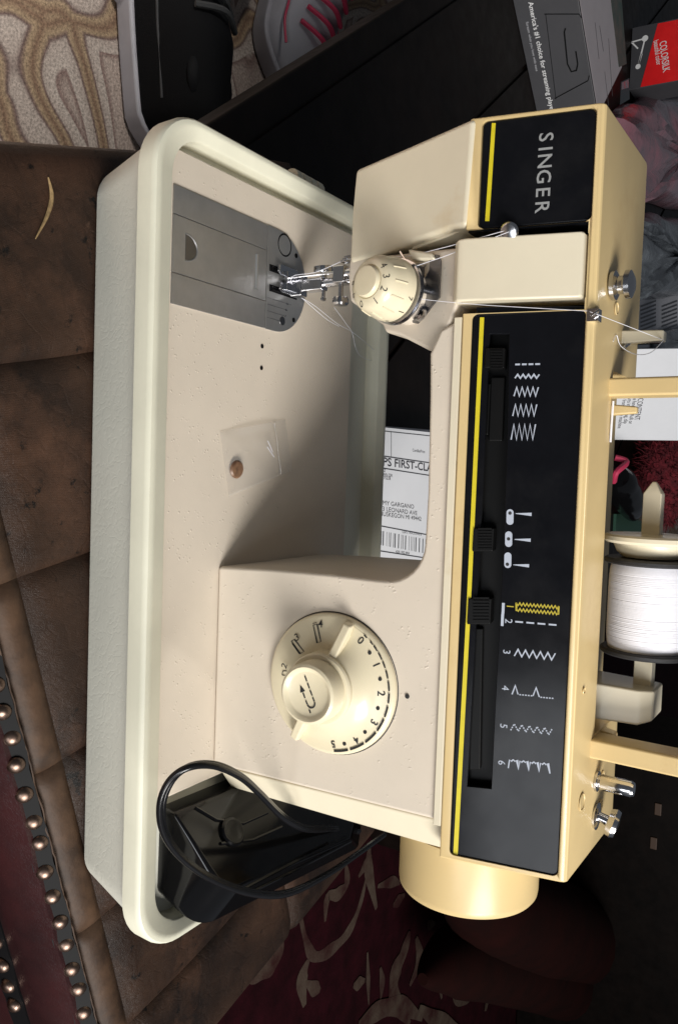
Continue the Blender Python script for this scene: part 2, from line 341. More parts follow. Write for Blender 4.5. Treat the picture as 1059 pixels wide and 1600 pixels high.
# ================================================================== LEATHER BENCH
OA = rad(16.15); OE1 = np.array((math.cos(OA), math.sin(OA), 0)); OE2 = np.array((-math.sin(OA), math.cos(OA), 0)); OO = np.array((.029, -.144, 0.))
def ot(u, v, z): return OO+OE1*u+OE2*v+ZA*z
LU, LV = .645, .36
bench = thing('leather_bench', ot(LU/2, LV/2, FL), 'patchwork brown leather bench with bronze nailheads under the sewing machine case', 'bench')
g = G(); g.prism([ot(.006, .006, FL+.065), ot(LU-.006, .006, FL+.065), ot(LU-.006, LV-.006, FL+.065), ot(.006, LV-.006, FL+.065)], (0, 0, -.013-FL-.065)); obj('seat_box', g, 'leather_red', bench, .006)
for u, v in ((.03, .03), (LU-.03, .03), (.03, LV-.03), (LU-.03, LV-.03)):
    g = G(); g.lathe([(.014, 0), (.022, .03), (.026, .066)], ot(u, v, FL+.006), (0, 0, 1), 16); obj('foot', g, 'dark_wood', bench)
US = [0, .117, .235, .353, .470, .560, LU]; VS = [.0078, .030, .205, LV]
for a in range(6):
    for b in range(3):
        u0, u1, v0, v1 = US[a], US[a+1], VS[b], VS[b+1]; nu, nv = 22, (8 if b == 0 else 22); vs = []; fs = []
        for j in range(nv+1):
            for i in range(nu+1):
                u = u0+(u1-u0)*i/nu; v = v0+(v1-v0)*j/nv
                # the seam bows a little
                bow = .004*math.sin(math.pi*min(1, max(0, (v-.03)/.18)))*(1 if 0 < a else 0); bow1 = .004*math.sin(math.pi*min(1, max(0, (v-.03)/.18)))*(1 if a < 5 else 0)
                u = u+bow*(1-i/nu)+bow1*(i/nu)
                du = min(u-u0-bow, u1+bow1-u); dv = min(v-v0, v1-v); e = max(0., min(du, dv))
                z = -.0002-.0045*math.exp(-e/.0035)
                edge = min(u, LU-u, LV-v)
                if edge < .022: z -= .022*(1-math.sqrt(max(0, 1-((.022-edge)/.022)**2)))
                if v < .026: z -= .005*((.026-v)/.018)**2
                vs.append(ot(u, v, z))
        for j in range(nv):
            for i in range(nu):
                k = j*(nu+1)+i; fs.append((k, k+1, k+nu+2, k+nu+1))
        g = G().add(vs, fs)
        # skirt so that a patch has thickness
        rim = [i for i in range(nu+1)]+[j*(nu+1)+nu for j in range(1, nv+1)]+[nv*(nu+1)+i for i in range(nu-1, -1, -1)]+[j*(nu+1) for j in range(nv-1, 0, -1)]
        k0 = len(g.v); g.v += [(g.v[i][0], g.v[i][1], g.v[i][2]-.008) for i in rim]; n = len(rim)
        g.f += [(rim[i], rim[(i+1) % n], k0+(i+1) % n, k0+i) for i in range(n)]
        obj('edge_patch' if b == 0 else 'leather_patch', g, 'leather_trim' if b == 0 else 'leather', bench)
def strap(v, z0, wd, name, tilt):
    g = G(); P = []; n = 60; rings = []
    for i in range(n+1):
        u = LU*i/n; w = .0006*math.sin(i*2.3)+.0005*math.sin(i*5.1); up = math.cos(tilt); fr = math.sin(tilt)
        d = OE2*up*wd/2+ZA*fr*wd/2 ; nn = -OE2*fr+ZA*up
        cpt = ot(u, v+w, z0)
        rings.append([cpt-d, cpt+d, cpt+d+nn*.0015, cpt-d+nn*.0015])
    g.loft(rings); return obj(name, g, 'black_matte', bench)
strap(.0032, -.0064, .0118, 'nail_strap', rad(36))
g = G(); g.tube([ot(.002+(LU-.004)*i/160, .0080+.0003*math.sin(i*.7)+.0004*random.uniform(-1, 1), -.0024+.0003*random.uniform(-1, 1)) for i in range(161)], .0006, 5, 1); obj('frayed_edge', g, 'leather_trim', bench)
g = G(); rows = []
for k in range(9):                      # swelling dark red side band
    z = -.012-.052*k/8; rows.append(z)
rings = [[ot(LU*i/20, -.0005-.0085*math.sin(math.pi*(k+.6)/9.2), -.0068-.0582*k/8) for k in range(9)]+[ot(LU*i/20, .006, -.0068-.0582*(8-k)/8) for k in range(9)] for i in range(21)]
g.loft(rings); obj('side_band', g, 'leather_red', bench)
strap(-.004, -.071, .016, 'nail_strap', rad(80))
nailm = mesh(G().lathe([(.0054, 0), (.0054, .0006), (.0048, .0020), (.0036, .0033), (.002, .0040), (.0002, .0042)], (0, 0, 0), (0, 0, 1), 18), 'nailhead')
nailm.polygons.foreach_set('use_smooth', [True]*len(nailm.polygons)); nailm.materials.append(MATS['nail_bronze'])
def nail(p, nrm):
    o = bpy.data.objects.new('nailhead', nailm); COL.objects.link(o); o.location = V(p); o.rotation_euler = V(nrm).to_track_quat('Z', 'Y').to_euler(); put(o, bench)
for x, y in [(5, 1075), (13, 1116), (23.6, 1157), (33, 1202), (47, 1247), (57, 1289), (65, 1328), (75, 1369), (85, 1409), (98, 1448), (105, 1489), (113, 1525), (122, 1559), (132, 1597)]:
    p = onz(x, y, 0); u = (p-OO)@OE1; nail(ot(u+random.uniform(-.0010, .0010), .0030+random.uniform(-.0010, .0010), -.0062), -OE2*.60+ZA*.8+OE1*random.uniform(-.25, .25))
for x, y in [(5, 1473), (21, 1512), (34, 1546), (42, 1576)]:
    p = onpl(x, y, ot(0, -.004, 0), OE2); u = (p-OO)@OE1; nail(ot(u, -.0055, -.071), -OE2+ZA*.25+OE1*random.uniform(-.1, .1))
g = G(); g.tube([onz(76, 277, .001), onz(81, 300, .0012), onz(80, 318, .0012), onz(72, 342, .001), onz(56, 373, .0008)], [.0004, .0011, .0013, .0010, .0003], 8)
tag(obj('straw_flake', g, 'straw'), 'curved golden flake lying on the leather bench', 'flake')

# ================================================================== CARRYING CASE (tray)
CX0, CX1, CY0, CY1 = -.0135, .4595, -.022, .234
case = thing('carrying_case', ((CX0+CX1)/2, (CY0+CY1)/2, 0), 'pale grey-green vinyl carrying case tray holding the sewing machine', 'case')
def ring(ins, z, r, fx=0.): return [(x, y, z) for x, y in rrect(CX0+ins, CX1-ins, CY0+ins+fx, CY1-ins, r, 10)]
g = G(); g.loft([ring(.0200, .0004, .018), ring(.0184, .0010, .019), ring(.0174, .0030, .020), ring(.0055, .0535, .028)]); obj('tray_shell', g, 'case_vinyl', case)
g = G(); g.loft([ring(.007, .0545, .028), ring(.0010, .0540, .033), ring(0, .0550, .034), ring(-.0002, .0645, .034), ring(.0004, .0668, .0335), ring(.0014, .0678, .0325), ring(.0030, .0680, .031), ring(.0042, .0678, .030, .0010), ring(.0048, .0673, .0295, .0016), ring(.0094, .0648, .0245, .0056), ring(.0100, .0642, .024, .0062), ring(.0103, .0630, .024, .0062), ring(.0112, .055, .023, .0060), ring(.0165, .020, .018, .002), ring(.0175, .0175, .017, .001)], cap=False)
k = len(g.v); n = len(ring(0, 0, .03)); g.f.append(tuple(range(k-n, k))); obj('rim', g, 'case_rim', case)
hg = thing  # hinge knuckles on the left side
for k in range(4):
    p = onz(440+9*k, 236+5*k, .05); p[0] = -.016; y0 = .118+.0085*k
    g = G(); g.lathe([(.0062, 0), (.0066, .001), (.0066, .006), (.0062, .007)], (-.0180, y0, .052), (0, 1, 0), 16); obj('hinge_knuckle', g, 'case_rim', case)

# ================================================================== SEWING MACHINE
SM = thing('sewing_machine', (.19, .095, .0195), 'cream and black electric sewing machine standing in its carrying case', 'sewing machine')
ZB = .062
# bed
g = G(); bo = rrect(.0045, .3735, -.0045, .187, .006, 5)
g.loft([[(x, y, .046) for x, y in bo], [(x, y, ZB) for x, y in bo]]); bed = obj('bed', g, 'beige', SM, .0012)
# arm, column and head casting
def colp(x, z, d=0.): return np.array((x, .0427+.09*(z-ZB)+d, z))
out = [(.2411, ZB+.0003), (.2395, .10), (.2388, .14), (.2392, .168)]
for k in range(1, 9):
    t = math.radians(90*k/8); out.append((.2392-.022*(1-math.cos(t)), .174+.022*math.sin(t)))
out += [(.19, .1965), (.14, .1955), (.1165, .1945), (.104, .2000), (.098, .2125), (.20, .2125), (.3655, .2125), (.3652, .14), (.3646, ZB+.0003)]
g = G(); g.prism([colp(x, z) for x, z in out], (0, .112, 0)); body = obj('arm_casting', g, 'beige', SM, .0022)
# right cheek of the column, cream
ck = []
for z in (.2118, ZB+.0006): ck.append([(.3662, .0427+.09*(z-ZB)+.003, z), (.3845, .060+.03*(z-ZB), z), (.3850, .155, z), (.3662, .155, z)])
g = G(); g.loft(ck); obj('end_cover', g, 'cream', SM, .002)
# head casting on the leaning plane
hp = [(717, 386), (716, 470), (703, 505), (674, 550), (624, 524), (601, 519), (597, 508), (546, 470), (543, 438), (545, 404)]
g = G(); g.prism([head(x, y) for x, y in hp], (0, .062, 0)); obj('head_casting', g, 'beige', SM, .0022)
g = G(); q = [head(686, 398), head(690, 408), head(652, 410), head(648, 392)]; g.prism([p+NH*.006 for p in q], (0, .02, 0)); obj('lamp_shield', g, 'cream', SM, .0015)
# face cover
fc = [(741, 182), (728, 354), (704, 358), (634, 383), (545, 412), (549, 330), (555, 264), (640, 227)]
fo = [head(x, y, .0015) for x, y in fc]
g = G(); g.prism(fo, (0, .075, 0)); obj('face_cover', g, 'cream', SM, .003)
g = G(); g.prism([head(729, 357, -.004), head(700, 369, -.004), head(640, 392, -.004), head(645, 384, -.004), head(704, 359.5, -.004)], (0, .05, 0)); obj('face_cover_flange', g, 'cream', SM, .0008)
# top cover: a shell around the black panels
def pp(x, z): return (x, .055+.2*(z-.21), z)
prof = [(.0535, .2130), (.0662, .2740), (.0672, .2762), (.0690, .2772), (.152, .2775), (.158, .2765), (.161, .272), (.163, .2130)]
g = G(); g.loft([[(-.0012, y, z) for y, z in prof], [(.3838, y, z) for y, z in prof]])
cov = obj('top_cover', g, 'cream_yellow', SM, .0022, 3, ang=25)
cut = []
cut.append(G().box((.1225, .1045, .2655), (.3175, .2, .30)))                      # shelf behind the front edge
cut.append(G().prism([pp(.0550, .2195), pp(.0590, .2195), pp(.0590, .2725), pp(.0550, .2725)], (0, .05, 0)).prism([(.0551, .045, .2185), (.0620, .045, .2185), (.0620, .045, .2725), (.0551, .045, .2725)], (0, .05, 0)))
cut[-1] = G().box((.0545, .03, .2020), (.0615, .105, .2722))                      # take-up slot
cut.append(G().box((.0907, .03, .2020), (.0972, .090, .2722)))                    # thread slot
cut.append(G().prism([p for p in prr(.0004, .05455, .2185, .2732, .0030, .004)], -NP*.0056))
cut.append(G().prism([p for p in prr(.0974, .3812, .2178, .2728, .0030, .004)], -NP*.0120))
cut.append(G().prism([p for p in prr(.060, .0920, .2120, .2722, .0010, .010)], -NP*.018))
bool_cut(cov, cut)
# seam strip under the cover
g = G(); g.prism([colp(.0985, .2085, -.0022), colp(.3672, .2085, -.0022), colp(.3672, .2128, -.0022), colp(.0985, .2128, -.0022)], (0, .02, 0)); obj('seam_strip', g, 'cream', SM, .0006)
# badge panel
g = G(); g.prism(prr(.0008, .0541, .2189, .2728, .0028, .0004), -NP*.0018); badge = obj('badge_panel', g, 'black_panel', SM, .0006, 2)
g = G(); g.prism([pp(.0546, .2135), pp(.0556, .2135), pp(.0556, .2718), pp(.0546, .2718)], (0, .040, 0)); obj('badge_side', g, 'black_panel', SM)
g = G(); v = [panel(x, y, .0004) for x, y in ((774, 192.5), (768, 192.5), (757.5, 345.5), (764, 345.5))]; g.prism(v, NP*.0002); obj('yellow_stripe', g, 'yellow_print', badge, smooth=False)
for ch, yc in zip('SINGER', (214, 232.4, 251.7, 276, 300, 323)):
    o = panel(851.5-(yc-214)*.058, yc, .00055); g = add_text(G(), ch, .0068, o, XA, UP_P, bold=.008); obj('letter', g, 'silver_print', badge, smooth=False)
# take-up slot lining, thread slot lining
g = G(); g.box((.0548, .0995, .2030), (.0612, .1040, .2718)); g.box((.0909, .0845, .2030), (.0970, .0895, .2718)); obj('slot_lining', g, 'black_matte', SM)
g = G(); g.prism([panel(915, 478, .0008), panel(915, 484.5, .0008), panel(744, 494.5, .0008), panel(744, 480, .0008)], -NP*.003); obj('slot_plate', g, 'black_panel', SM, .0003)
# cream thread cover, standing proud with a bevelled foot
b0, b1 = .0600, .0917
pr = [(.0040, .2712), (.0046, .2700), (.0070, .2150), (.0060, .2112), (.0005, .2072), (-.016, .2072), (-.016, .2712)]
def pq(x, d, z): return np.array(pp(x, z))+np.array((0, -d, 0))
g = G(); g.loft([[pq(b0, d, z) for d, z in pr], [pq(b1, d, z) for d, z in pr]]); obj('thread_cover', g, 'cream', SM, .0014)
# control panel: frame plate with a slot along its foot
px0, px1, pz0, pz1 = .0978, .3808, .2182, .2724
g = G(); n = 40; outer = prr(px0, px1, pz0, pz1, .0028, .0006, 6)
g.prism(outer, -NP*.0030); cp = obj('control_panel', g, 'black_panel', SM)
bool_cut(cp, [G().prism([panel(x, y, .004) for x, y in ((793, 520), (790, 700), (782, 900), (770, 1130), (765, 1236), (727, 1232), (738, 1040), (750, 800), (761, 545), (763, 520))], -NP*.02)])
b = cp.modifiers.new('bevel', 'BEVEL'); b.width = .0007; b.segments = 2; b.angle_limit = rad(40); b.harden_normals = True
g = G(); g.prism([np.array(pp(x, z))-NP*.0062 for x, z in ((px0+.004, .2195), (px1-.004, .2195), (px1-.004, .246), (px0+.004, .246))], -NP*.001); obj('slot_floor', g, 'black_slider', SM)
g = G(); v = [panel(x, y, .00065) for x, y in ((756, 496), (749.5, 496), (728, 960), (707.5, 1340.5), (714.5, 1340.5), (734.5, 960))]; g.prism(v, NP*.0002); obj('yellow_stripe', g, 'yellow_print', cp, smooth=False)
g = G(); rr_ = prr(px0-.0004, px1+.0004, pz0-.0004, pz1+.0004, .003, .0003); g.tube(rr_+[rr_[0]], .00062, 6, 1); obj('panel_bezel', g, 'black_gloss', SM)
def slider(y0, y1, xa, xb, ribs):
    st = G(); e = .0044
    q = [panel(xa, y0, -.006), panel(xb, y0, -.006), panel(xb-2, y1, -.006), panel(xa-2, y1, -.006)]
    st.prism(q, NP*(.006+.0018)); o = obj('slider_knob', st, 'black_slider', SM, .0006)
    for k in range(ribs):
        yy = y0+(y1-y0)*(k+.5)/ribs; r_ = G(); r_.ribbon([panel(xa+3, yy, .0018), panel(xb-8, yy, .0018)], .0009, NP, .0006); obj('grip_rib', r_, 'black_slider', o)
slider(547, 578, 763, 793, 7); slider(824, 860, 744, 776, 8); slider(932, 972, 736, 772, 8)
for a, b_, xa, xb in ((590, 690, 768, 790), (980, 1200, 738, 756), (600, 680, 764, 768)):
    g = G(); g.prism([panel(xa, a, -.006), panel(xb, a, -.006), panel(xb-4, b_, -.006), panel(xa-4, b_, -.006)], NP*.0032); obj('slider_rail', g, 'black_slider', SM, .0008)
# printed symbols -----------------------------------------------------
PO = .00075
def pl(pts): return [panel(x, y, PO) for x, y in pts]
def strokes(paths, w, mat='white_print', name='stitch_symbol', w1=None):
    g = G()
    for p in paths: g.ribbon(pl(p), w, NP, .00012, w1)
    return obj(name, g, mat, cp, smooth=False)
def dashes(x0, y0, x1, y1, n, fill=.72): return [[(x0+(x1-x0)*(k/n), y0+(y1-y0)*(k/n)), (x0+(x1-x0)*((k+fill)/n), y0+(y1-y0)*((k+fill)/n))] for k in range(n)]
def zig(x0, x1, ya, yb, n, dy=0.): return [(x0+(x1-x0)*k/n, (ya if k % 2 == 0 else yb)+dy*k/n) for k in range(n+1)]
W = .00085
strokes(dashes(804.4, 569.5, 846, 568.8, 4), W)
strokes([zig(804, 842, 591, 585, 9)], W*.85); strokes([zig(802.5, 840.5, 619, 605, 9)], W*.8); strokes([zig(800.5, 838, 650, 632, 9)], W*.8); strokes([zig(798, 836, 687, 663, 9)], W*.8)
for (cx, cy), (hx, hy), (ax, ay), (bx, by) in [((796.3, 807.8), (796.3, 801.7), (805, 802.4), (830, 803.7)), ((794.2, 842.4), (794, 842), (803.4, 842.7), (828.5, 844)), ((792.9, 875.3), (792.2, 881.7), (801.4, 882.4), (826, 884))]:
    pill = []
    for k in range(24):
        t = 2*math.pi*k/24; pill.append((cx+5.6*math.cos(t), cy+5.6*math.sin(t)+(6.6 if math.sin(t) > 0 else -6.6)))
    o = panel(cx, cy, PO); g = G(); g.prism(pl(pill), NP*.0001); pm = obj('needle_symbol', g, 'white_print', cp, smooth=False)
    g = G(); g.lathe([(.0009, 0), (.0009, .00015)], panel(hx, hy, PO), NP, 12); obj('needle_dot', g, 'ink', pm, smooth=False)
    strokes([[(ax, ay), (bx, by)]], .0003, name='needle_symbol', w1=.0017)
strokes([[(786, 942), (785.4, 956), (784.8, 961), (784, 978)]], .0014, name='selector_mark')
for ch, x, y in (('1', 796, 947.5), ('2', 793.6, 970.5), ('3', 790.5, 1018.6), ('4', 788.5, 1075), ('5', 785.8, 1134.4), ('6', 782.7, 1191.7)):
    g = add_text(G(), ch, .0036, panel(x, y, PO+.0001), XA, UP_P); obj('numeral', g, 'gold_print' if ch == '1' else 'white_print', cp, smooth=False)
def lerp(a, b, t): return (a[0]+(b[0]-a[0])*t, a[1]+(b[1]-a[1])*t)
A, B, C_, D = (806, 941.7), (806.4, 954.6), (871.5, 960.3), (872.2, 947.1)
pa = []
for lo, hi in ((-.02, .33), (.67, 1.02)):
    p = []
    for k in range(25):
        t = k/24; a = lerp(A, D, t); b_ = lerp(B, C_, t); p.append(lerp(a, b_, lo if k % 2 == 0 else hi))
    pa.append(p)
strokes(pa, .00055, 'gold_print'); strokes([[A, B], [D, C_]], .0009, 'gold_print')
strokes(dashes(804.4, 971.2, 874, 977, 4, .70), W*.95)
strokes([[(x, y+(x-803)*.105) for x, y in zig(803, 867, 1025, 1014, 11)]], W*.75)
def c6(x, y): return (700+x/2.95, 1050+y/2.95)
strokes([[c6(293, 103), c6(309, 62), c6(321, 103)], [c6(390, 110), c6(404, 72), c6(419, 115)]]+dashes(*c6(327, 104), *c6(392, 110), 5, .6)+dashes(*c6(424, 116), *c6(489, 122), 5, .6), W*.75)
pa = []
for k in range(11):
    x0 = 287+17.5*k; a = (x0, (268 if k % 2 == 0 else 238)+k*2.1); b_ = (x0+17.5, (238 if k % 2 == 0 else 270)+k*2.1)
    pa += dashes(*c6(*a), *c6(*b_), 3, .58)
strokes(pa, W*.75)
w = []
for k in range(4):
    bx, by = 275+47.5*k, 5*k
    w += [c6(bx+1, 443+by), c6(bx+7, 404+by), c6(bx+15, 411+by), c6(bx+24, 404+by), c6(bx+32, 412+by), c6(bx+41, 406+by)]
w += [c6(468, 468)]
strokes([w], W*.7)

# ------------------------------------------------------------------ plates on the bed
def bedpoly(pts, z0, z1): return G().prism([(x, y, z0) for x, y in pts], (0, 0, z1-z0))
P0, P1 = .0250, .0905
def xl(y, f): return P0+(P1-P0)*f
gap = .00022
for a, b_, nm in ((0, .245, 'side_plate'), (.245, .735, 'slide_plate'), (.735, 1., 'side_plate')):
    o = obj(nm, bedpoly([(xl(0, a)+gap, -.003), (xl(0, b_)-gap, -.003), (xl(0, b_)-gap, .0806), (xl(0, a)+gap, .0806)], ZB-.001, ZB+.0011), 'steel_plate', SM, .0002, 1)
    if nm == 'slide_plate': slide = o
cy, rr0 = .0915, .03275; cx = (P0+P1)/2
pts = [(P0, .0811), (P1, .0811), (P1, cy)]+[(cx+rr0*math.cos(t), cy+rr0*math.sin(t)) for t in np.linspace(.02, math.pi-.02, 26)]+[(P0, cy)]
npl = obj('needle_plate', bedpoly(pts, ZB-.001, ZB+.0012), 'steel_plate', SM, .00025, 1)
def bp(x, y, z=ZB+.0012): return onz(x, y, z)
def disc(name, x, y, r, z0, z1, mat, par, n=20): g = G(); p = bp(x, y, z1); g.lathe([(r, 0), (r, z1-z0)], (p[0], p[1], z0), (0, 0, 1), n); return obj(name, g, mat, par, smooth=True)
disc('release_button', 445, 383, .0063, ZB+.0006, ZB+.0016, 'steel_plate', npl); disc('plate_screw', 441.5, 501.5, .0028, ZB+.0008, ZB+.0015, 'steel_dark', npl)
g = G(); p = bp(445, 383); g.lathe([(.0064, 0), (.0070, .00025), (.0075, 0)], (p[0], p[1], ZB+.0012), (0, 0, 1), 24, cap=False); obj('button_ring', g, 'black_matte', npl)
disc('plate_hole', 463, 399.5, .0016, ZB+.0009, ZB+.0014, 'black_matte', npl, 12); disc('plate_hole', 459, 500, .0016, ZB+.0009, ZB+.0014, 'black_matte', npl, 12)
# thumb hollow and raised bar on the slide plate
pc = bp(290, 386); g = G(); hp_ = [(pc[0]-.0075, pc[1])]+[(pc[0]+.0075*math.cos(t), pc[1]+.0095*math.sin(t)) for t in np.linspace(math.pi, 0, 14)]
g = bedpoly(hp_, ZB+.0009, ZB+.0013); obj('thumb_hollow', g, 'steel_dark', slide)
g = G(); g.tube([(pc[0]+.0075*math.cos(t), pc[1]+.0095*math.sin(t), ZB+.0013) for t in np.linspace(0, math.pi, 14)], .0005, 6, 1); obj('hollow_lip', g, 'steel_plate', slide)
q0 = bp(401.5, 397); q1 = bp(400.5, 452); g = G(); g.tube([q0, q1], .0012, 8, 1); obj('raised_bar', g, 'steel_plate', slide)
# feed slots, toothed strips and seam guide lines
for (xa, ya), (xb, yb) in (((424, 419), (447, 427)), ((424, 450), (461, 463))):
    a = bp(xa, ya); b_ = bp(xb, yb); w_ = .0022; a[0] = b_[0] = (a[0]+b_[0])/2
    g = bedpoly([(a[0]-w_, a[1]-.002), (a[0]+w_, a[1]-.002), (b_[0]+w_, b_[1]+.002), (b_[0]-w_, b_[1]+.002)], ZB+.0010, ZB+.00135); obj('feed_slot', g, 'black_matte', npl)
    for dx in (-.0008, .0008):
        g = G(); n = 16
        for k in range(n):
            y0 = a[1]+(b_[1]-a[1])*k/n; y1 = a[1]+(b_[1]-a[1])*(k+.6)/n
            g.box((a[0]+dx-.00045, y0, ZB+.0012), (a[0]+dx+.00045, y1, ZB+.0021))
        obj('feed_dog', g, 'chrome', npl)
for k in range(4):
    xx = .0705+.0042*k
    g = G(); g.box((xx-.00012, .0825, ZB+.0012), (xx+.00012, .108-.004*k, ZB+.00128)); obj('guide_line', g, 'steel_dark', npl)
    g = add_text(G(), '3456'[k], .0024, (xx, .1035-.001*k, ZB+.0013), XA, YA); obj('guide_numeral', g, 'chrome', npl, smooth=False)
for x, y in ((410, 541), (409, 575)): disc('bed_hole', x, y, .0014, ZB+.0001, ZB+.0004, 'black_matte', bed, 12)
g = G(); p = colm(636, 1088, .0003); g.lathe([(.0013, 0), (.0013, .0003)], p, NC, 12); obj('column_dot', g, 'ink', body)

# ------------------------------------------------------------------ needle bar, presser bar, foot
YN = .100
def ny(x, y, yy=YN): return ony(x, y, yy)
p = ny(548, 418); nb0 = np.array((.0545, YN, .136)); cl = ny(533, 424)
cl = np.array((.0560, YN, .1080))
g = G(); g.lathe([(.0032, 0), (.0032, .034)], (cl[0], YN, .1085), (0, 0, 1), 20); obj('needle_bar', g, 'chrome', SM)
g = G(); g.box((cl[0]-.0045, YN-.004, .1035), (cl[0]+.0062, YN+.004, .1120)); ncl = obj('needle_clamp', g, 'chrome', SM, .0008)
g = G(); g.lathe([(.0016, 0), (.0016, .0085), (.0045, .0088), (.0052, .0100), (.0052, .0125), (.0042, .0138), (.0008, .0142)], (cl[0]+.0060, YN, .1077), (1, 0, 0), 22); obj('clamp_screw', g, 'chrome', ncl)
g = G(); g.lathe([(.0008, 0), (.0008, .018), (.00055, .022), (.0005, .040), (.0001, .044)], (cl[0]-.001, YN-.001, .1045), (0, 0, -1), 10); obj('needle', g, 'chrome', SM)
for k in range(3):
    g = G(); cxk = cl[0]-.0065-.0012*k; pts = [(cxk+.0000, YN-.002+.0030*math.cos(t), .1120+.0030*math.sin(t)) for t in np.linspace(0, 2*math.pi, 14)]; pts = [(q[0], q[1], q[2]+.0013*k) for q in pts]
    g.tube(pts, .00055, 7, 1); obj('thread_eyelet', g, 'chrome', ncl)
YPb = .1075; XP = .0600
g = G(); g.lathe([(.0030, 0), (.0030, .048)], (XP-.0012, YPb, .086), (0, 0, 1), 20); obj('presser_bar', g, 'chrome', SM)
ft = obj('presser_foot', G().box((XP-.0045, YPb-.0045, .0740), (XP+.0035, YPb+.0035, .0905)), 'chrome', SM, .0010)
g = G(); g.prism([(XP-.0075, YPb+.003, .0655), (XP+.0060, YPb+.003, .0655), (XP+.0060, YPb+.003, .0745), (XP-.0075, YPb+.003, .0745)], (0, -.0075, 0)); obj('foot_hinge', g, 'chrome', ft, .0008)
for x0, x1, yf in ((XP-.0125, XP-.0060, YPb-.021), (XP-.0015, XP+.0050, YPb-.019)):
    g = G(); g.loft([[(x0, YPb+.003, .0645), (x1, YPb+.003, .0645), (x1, YPb+.003, .0662), (x0, YPb+.003, .0662)], [(x0, yf+.006, .0645), (x1, yf+.006, .0645), (x1, yf+.006, .0660), (x0, yf+.006, .0660)], [(x0+.0008, yf, .0675), (x1-.0008, yf, .0675), (x1-.0008, yf, .0688), (x0+.0008, yf, .0688)]]); obj('foot_toe', g, 'chrome', ft, .0004)
g = G(); g.box((XP-.0095, YPb-.010, .0648), (XP+.0030, YPb+.001, .0672)); obj('foot_plate', g, 'chrome', ft, .0005)
g = G(); g.lathe([(.0020, 0), (.0020, .0035), (.0060, .0038), (.0064, .0050), (.0060, .0078), (.0015, .0080)], (XP-.0040, YPb-.001, .0900), (-1, -.15, 0), 22); obj('foot_screw', g, 'chrome', ft)
g = G(); g.lathe([(.0012, 0), (.0012, .005), (.0018, .0055), (.0018, .007), (.0005, .0075)], (XP+.0030, YPb-.001, .0900), (1, 0, 0), 12); obj('foot_pin', g, 'chrome', ft)

# ------------------------------------------------------------------ tension dial
tb = np.array((.0838, .0665, .1775)); te = np.array((.0816, .0300, .1700)); ta = unit(te-tb); tl = np.linalg.norm(te-tb)
td = obj('tension_dial', G().lathe([(.0160, .0175), (.0168, .0180), (.0168, .0235), (.0163, .0245), (.0153, .0300), (.0146, .0330), (.0132, .0352), (.0110, .0368), (.0090, .0372), (.0084, .0366), (.0082, .0366)], tb, ta, 56), 'dial_cream', SM)
g = G(); g.lathe([(.0083, .0355), (.0083, .0385), (.0076, .0395), (.0065, .0397), (.0008, .0395)], tb, ta, 40); obj('dial_cap', g, 'dial_cream', td)
te1 = unit(np.cross(ta, (1., 0, 0))); te1 = te1 if te1[2] > 0 else -te1; te2 = unit(np.cross(te1, ta)); te2 = te2 if te2[0] > 0 else -te2
def tdp(a, r, h): return tb+ta*h+(te2*math.cos(a)+te1*math.sin(a))*r
for k in range(24):                       # grip flutes
    a = 2*math.pi*k/24; g = G(); g.tube([tdp(a, .0163, .0246), tdp(a, .0153, .0300), tdp(a, .0147, .0326)], .0005, 6, 1)
    if k % 2 == 0: obj('grip_rib', g, 'dial_cream', td)
def around(txt, a, r0, h0, r1, h1, size, par, mat='ink'):
    p0 = tdp(a, r0, h0); p1 = tdp(a, r1, h1); o = (p0+p1)/2; up = unit(p1-p0); ex = unit(te2*math.sin(a)-te1*math.cos(a))*1.
    nrm = np.cross(ex, up); nrm = nrm if nrm@ta > -2 else nrm
    rd = te2*math.cos(a)+te1*math.sin(a); nrm = unit(nrm); nrm = nrm if nrm@rd > 0 else -nrm
    g = add_text(G(), txt, size, o+nrm*.00025, ex, np.cross(nrm, ex)); obj('dial_mark', g, mat, par, smooth=False)
for txt, deg in (('4', 128), ('3', 97), ('2', 65), ('1', 28), ('0', -22), ('9', -62), ('8', -95)):
    around(txt, rad(deg), .0134, .0351, .0096, .0373, .0036, td)
for txt, deg in (('+', 2), ('|', 38), ('7', 66)):
    around(txt, rad(deg), .0169, .0190, .0169, .0230, .0032, td)
for r_, h0, h1, nm in ((.0176, .0150, .0163, 'tension_disc'), (.0176, .0125, .0138, 'tension_disc'), (.0150, .0138, .0150, 'tension_felt')):
    g = G(); g.lathe([(.008, h0), (r_-.001, h0), (r_, h0+.0004), (r_, h1-.0003), (r_-.001, h1), (.008, h1)], tb, ta, 44); obj(nm, g, 'chrome', td)
g = G(); g.lathe([(.0150, -.004), (.0150, .0120), (.012, .0125)], tb, ta, 36); obj('tension_mount', g, 'beige', td)
def tc_(x, y): return (540+x/5.883, 380+y/5.883)
def hq(x, y, off): a, b_ = tc_(x, y); return head(a, b_, off)
plate = [(700, 250), (760, 175), (830, 108), (862, 112), (882, 165), (868, 500), (800, 580), (720, 690), (665, 742), (628, 735), (592, 655), (690, 560)]
g = G(); g.prism([hq(x, y, .0030) for x, y in plate], NH*.0010); tp = obj('tension_bracket', g, 'steel_dark', SM)
bool_cut(tp, [G().prism([hq(x, y, -.001) for x, y in ((735, 385), (738, 300), (800, 190), (830, 160), (822, 270), (780, 345))], NH*.012)])
g = G(); g.prism([hq(690, 225, .004), hq(732, 215, .004), hq(715, 490, .004), hq(672, 490, .004)], NH*.009); obj('bracket_blade', g, 'steel_dark', tp, .0006)
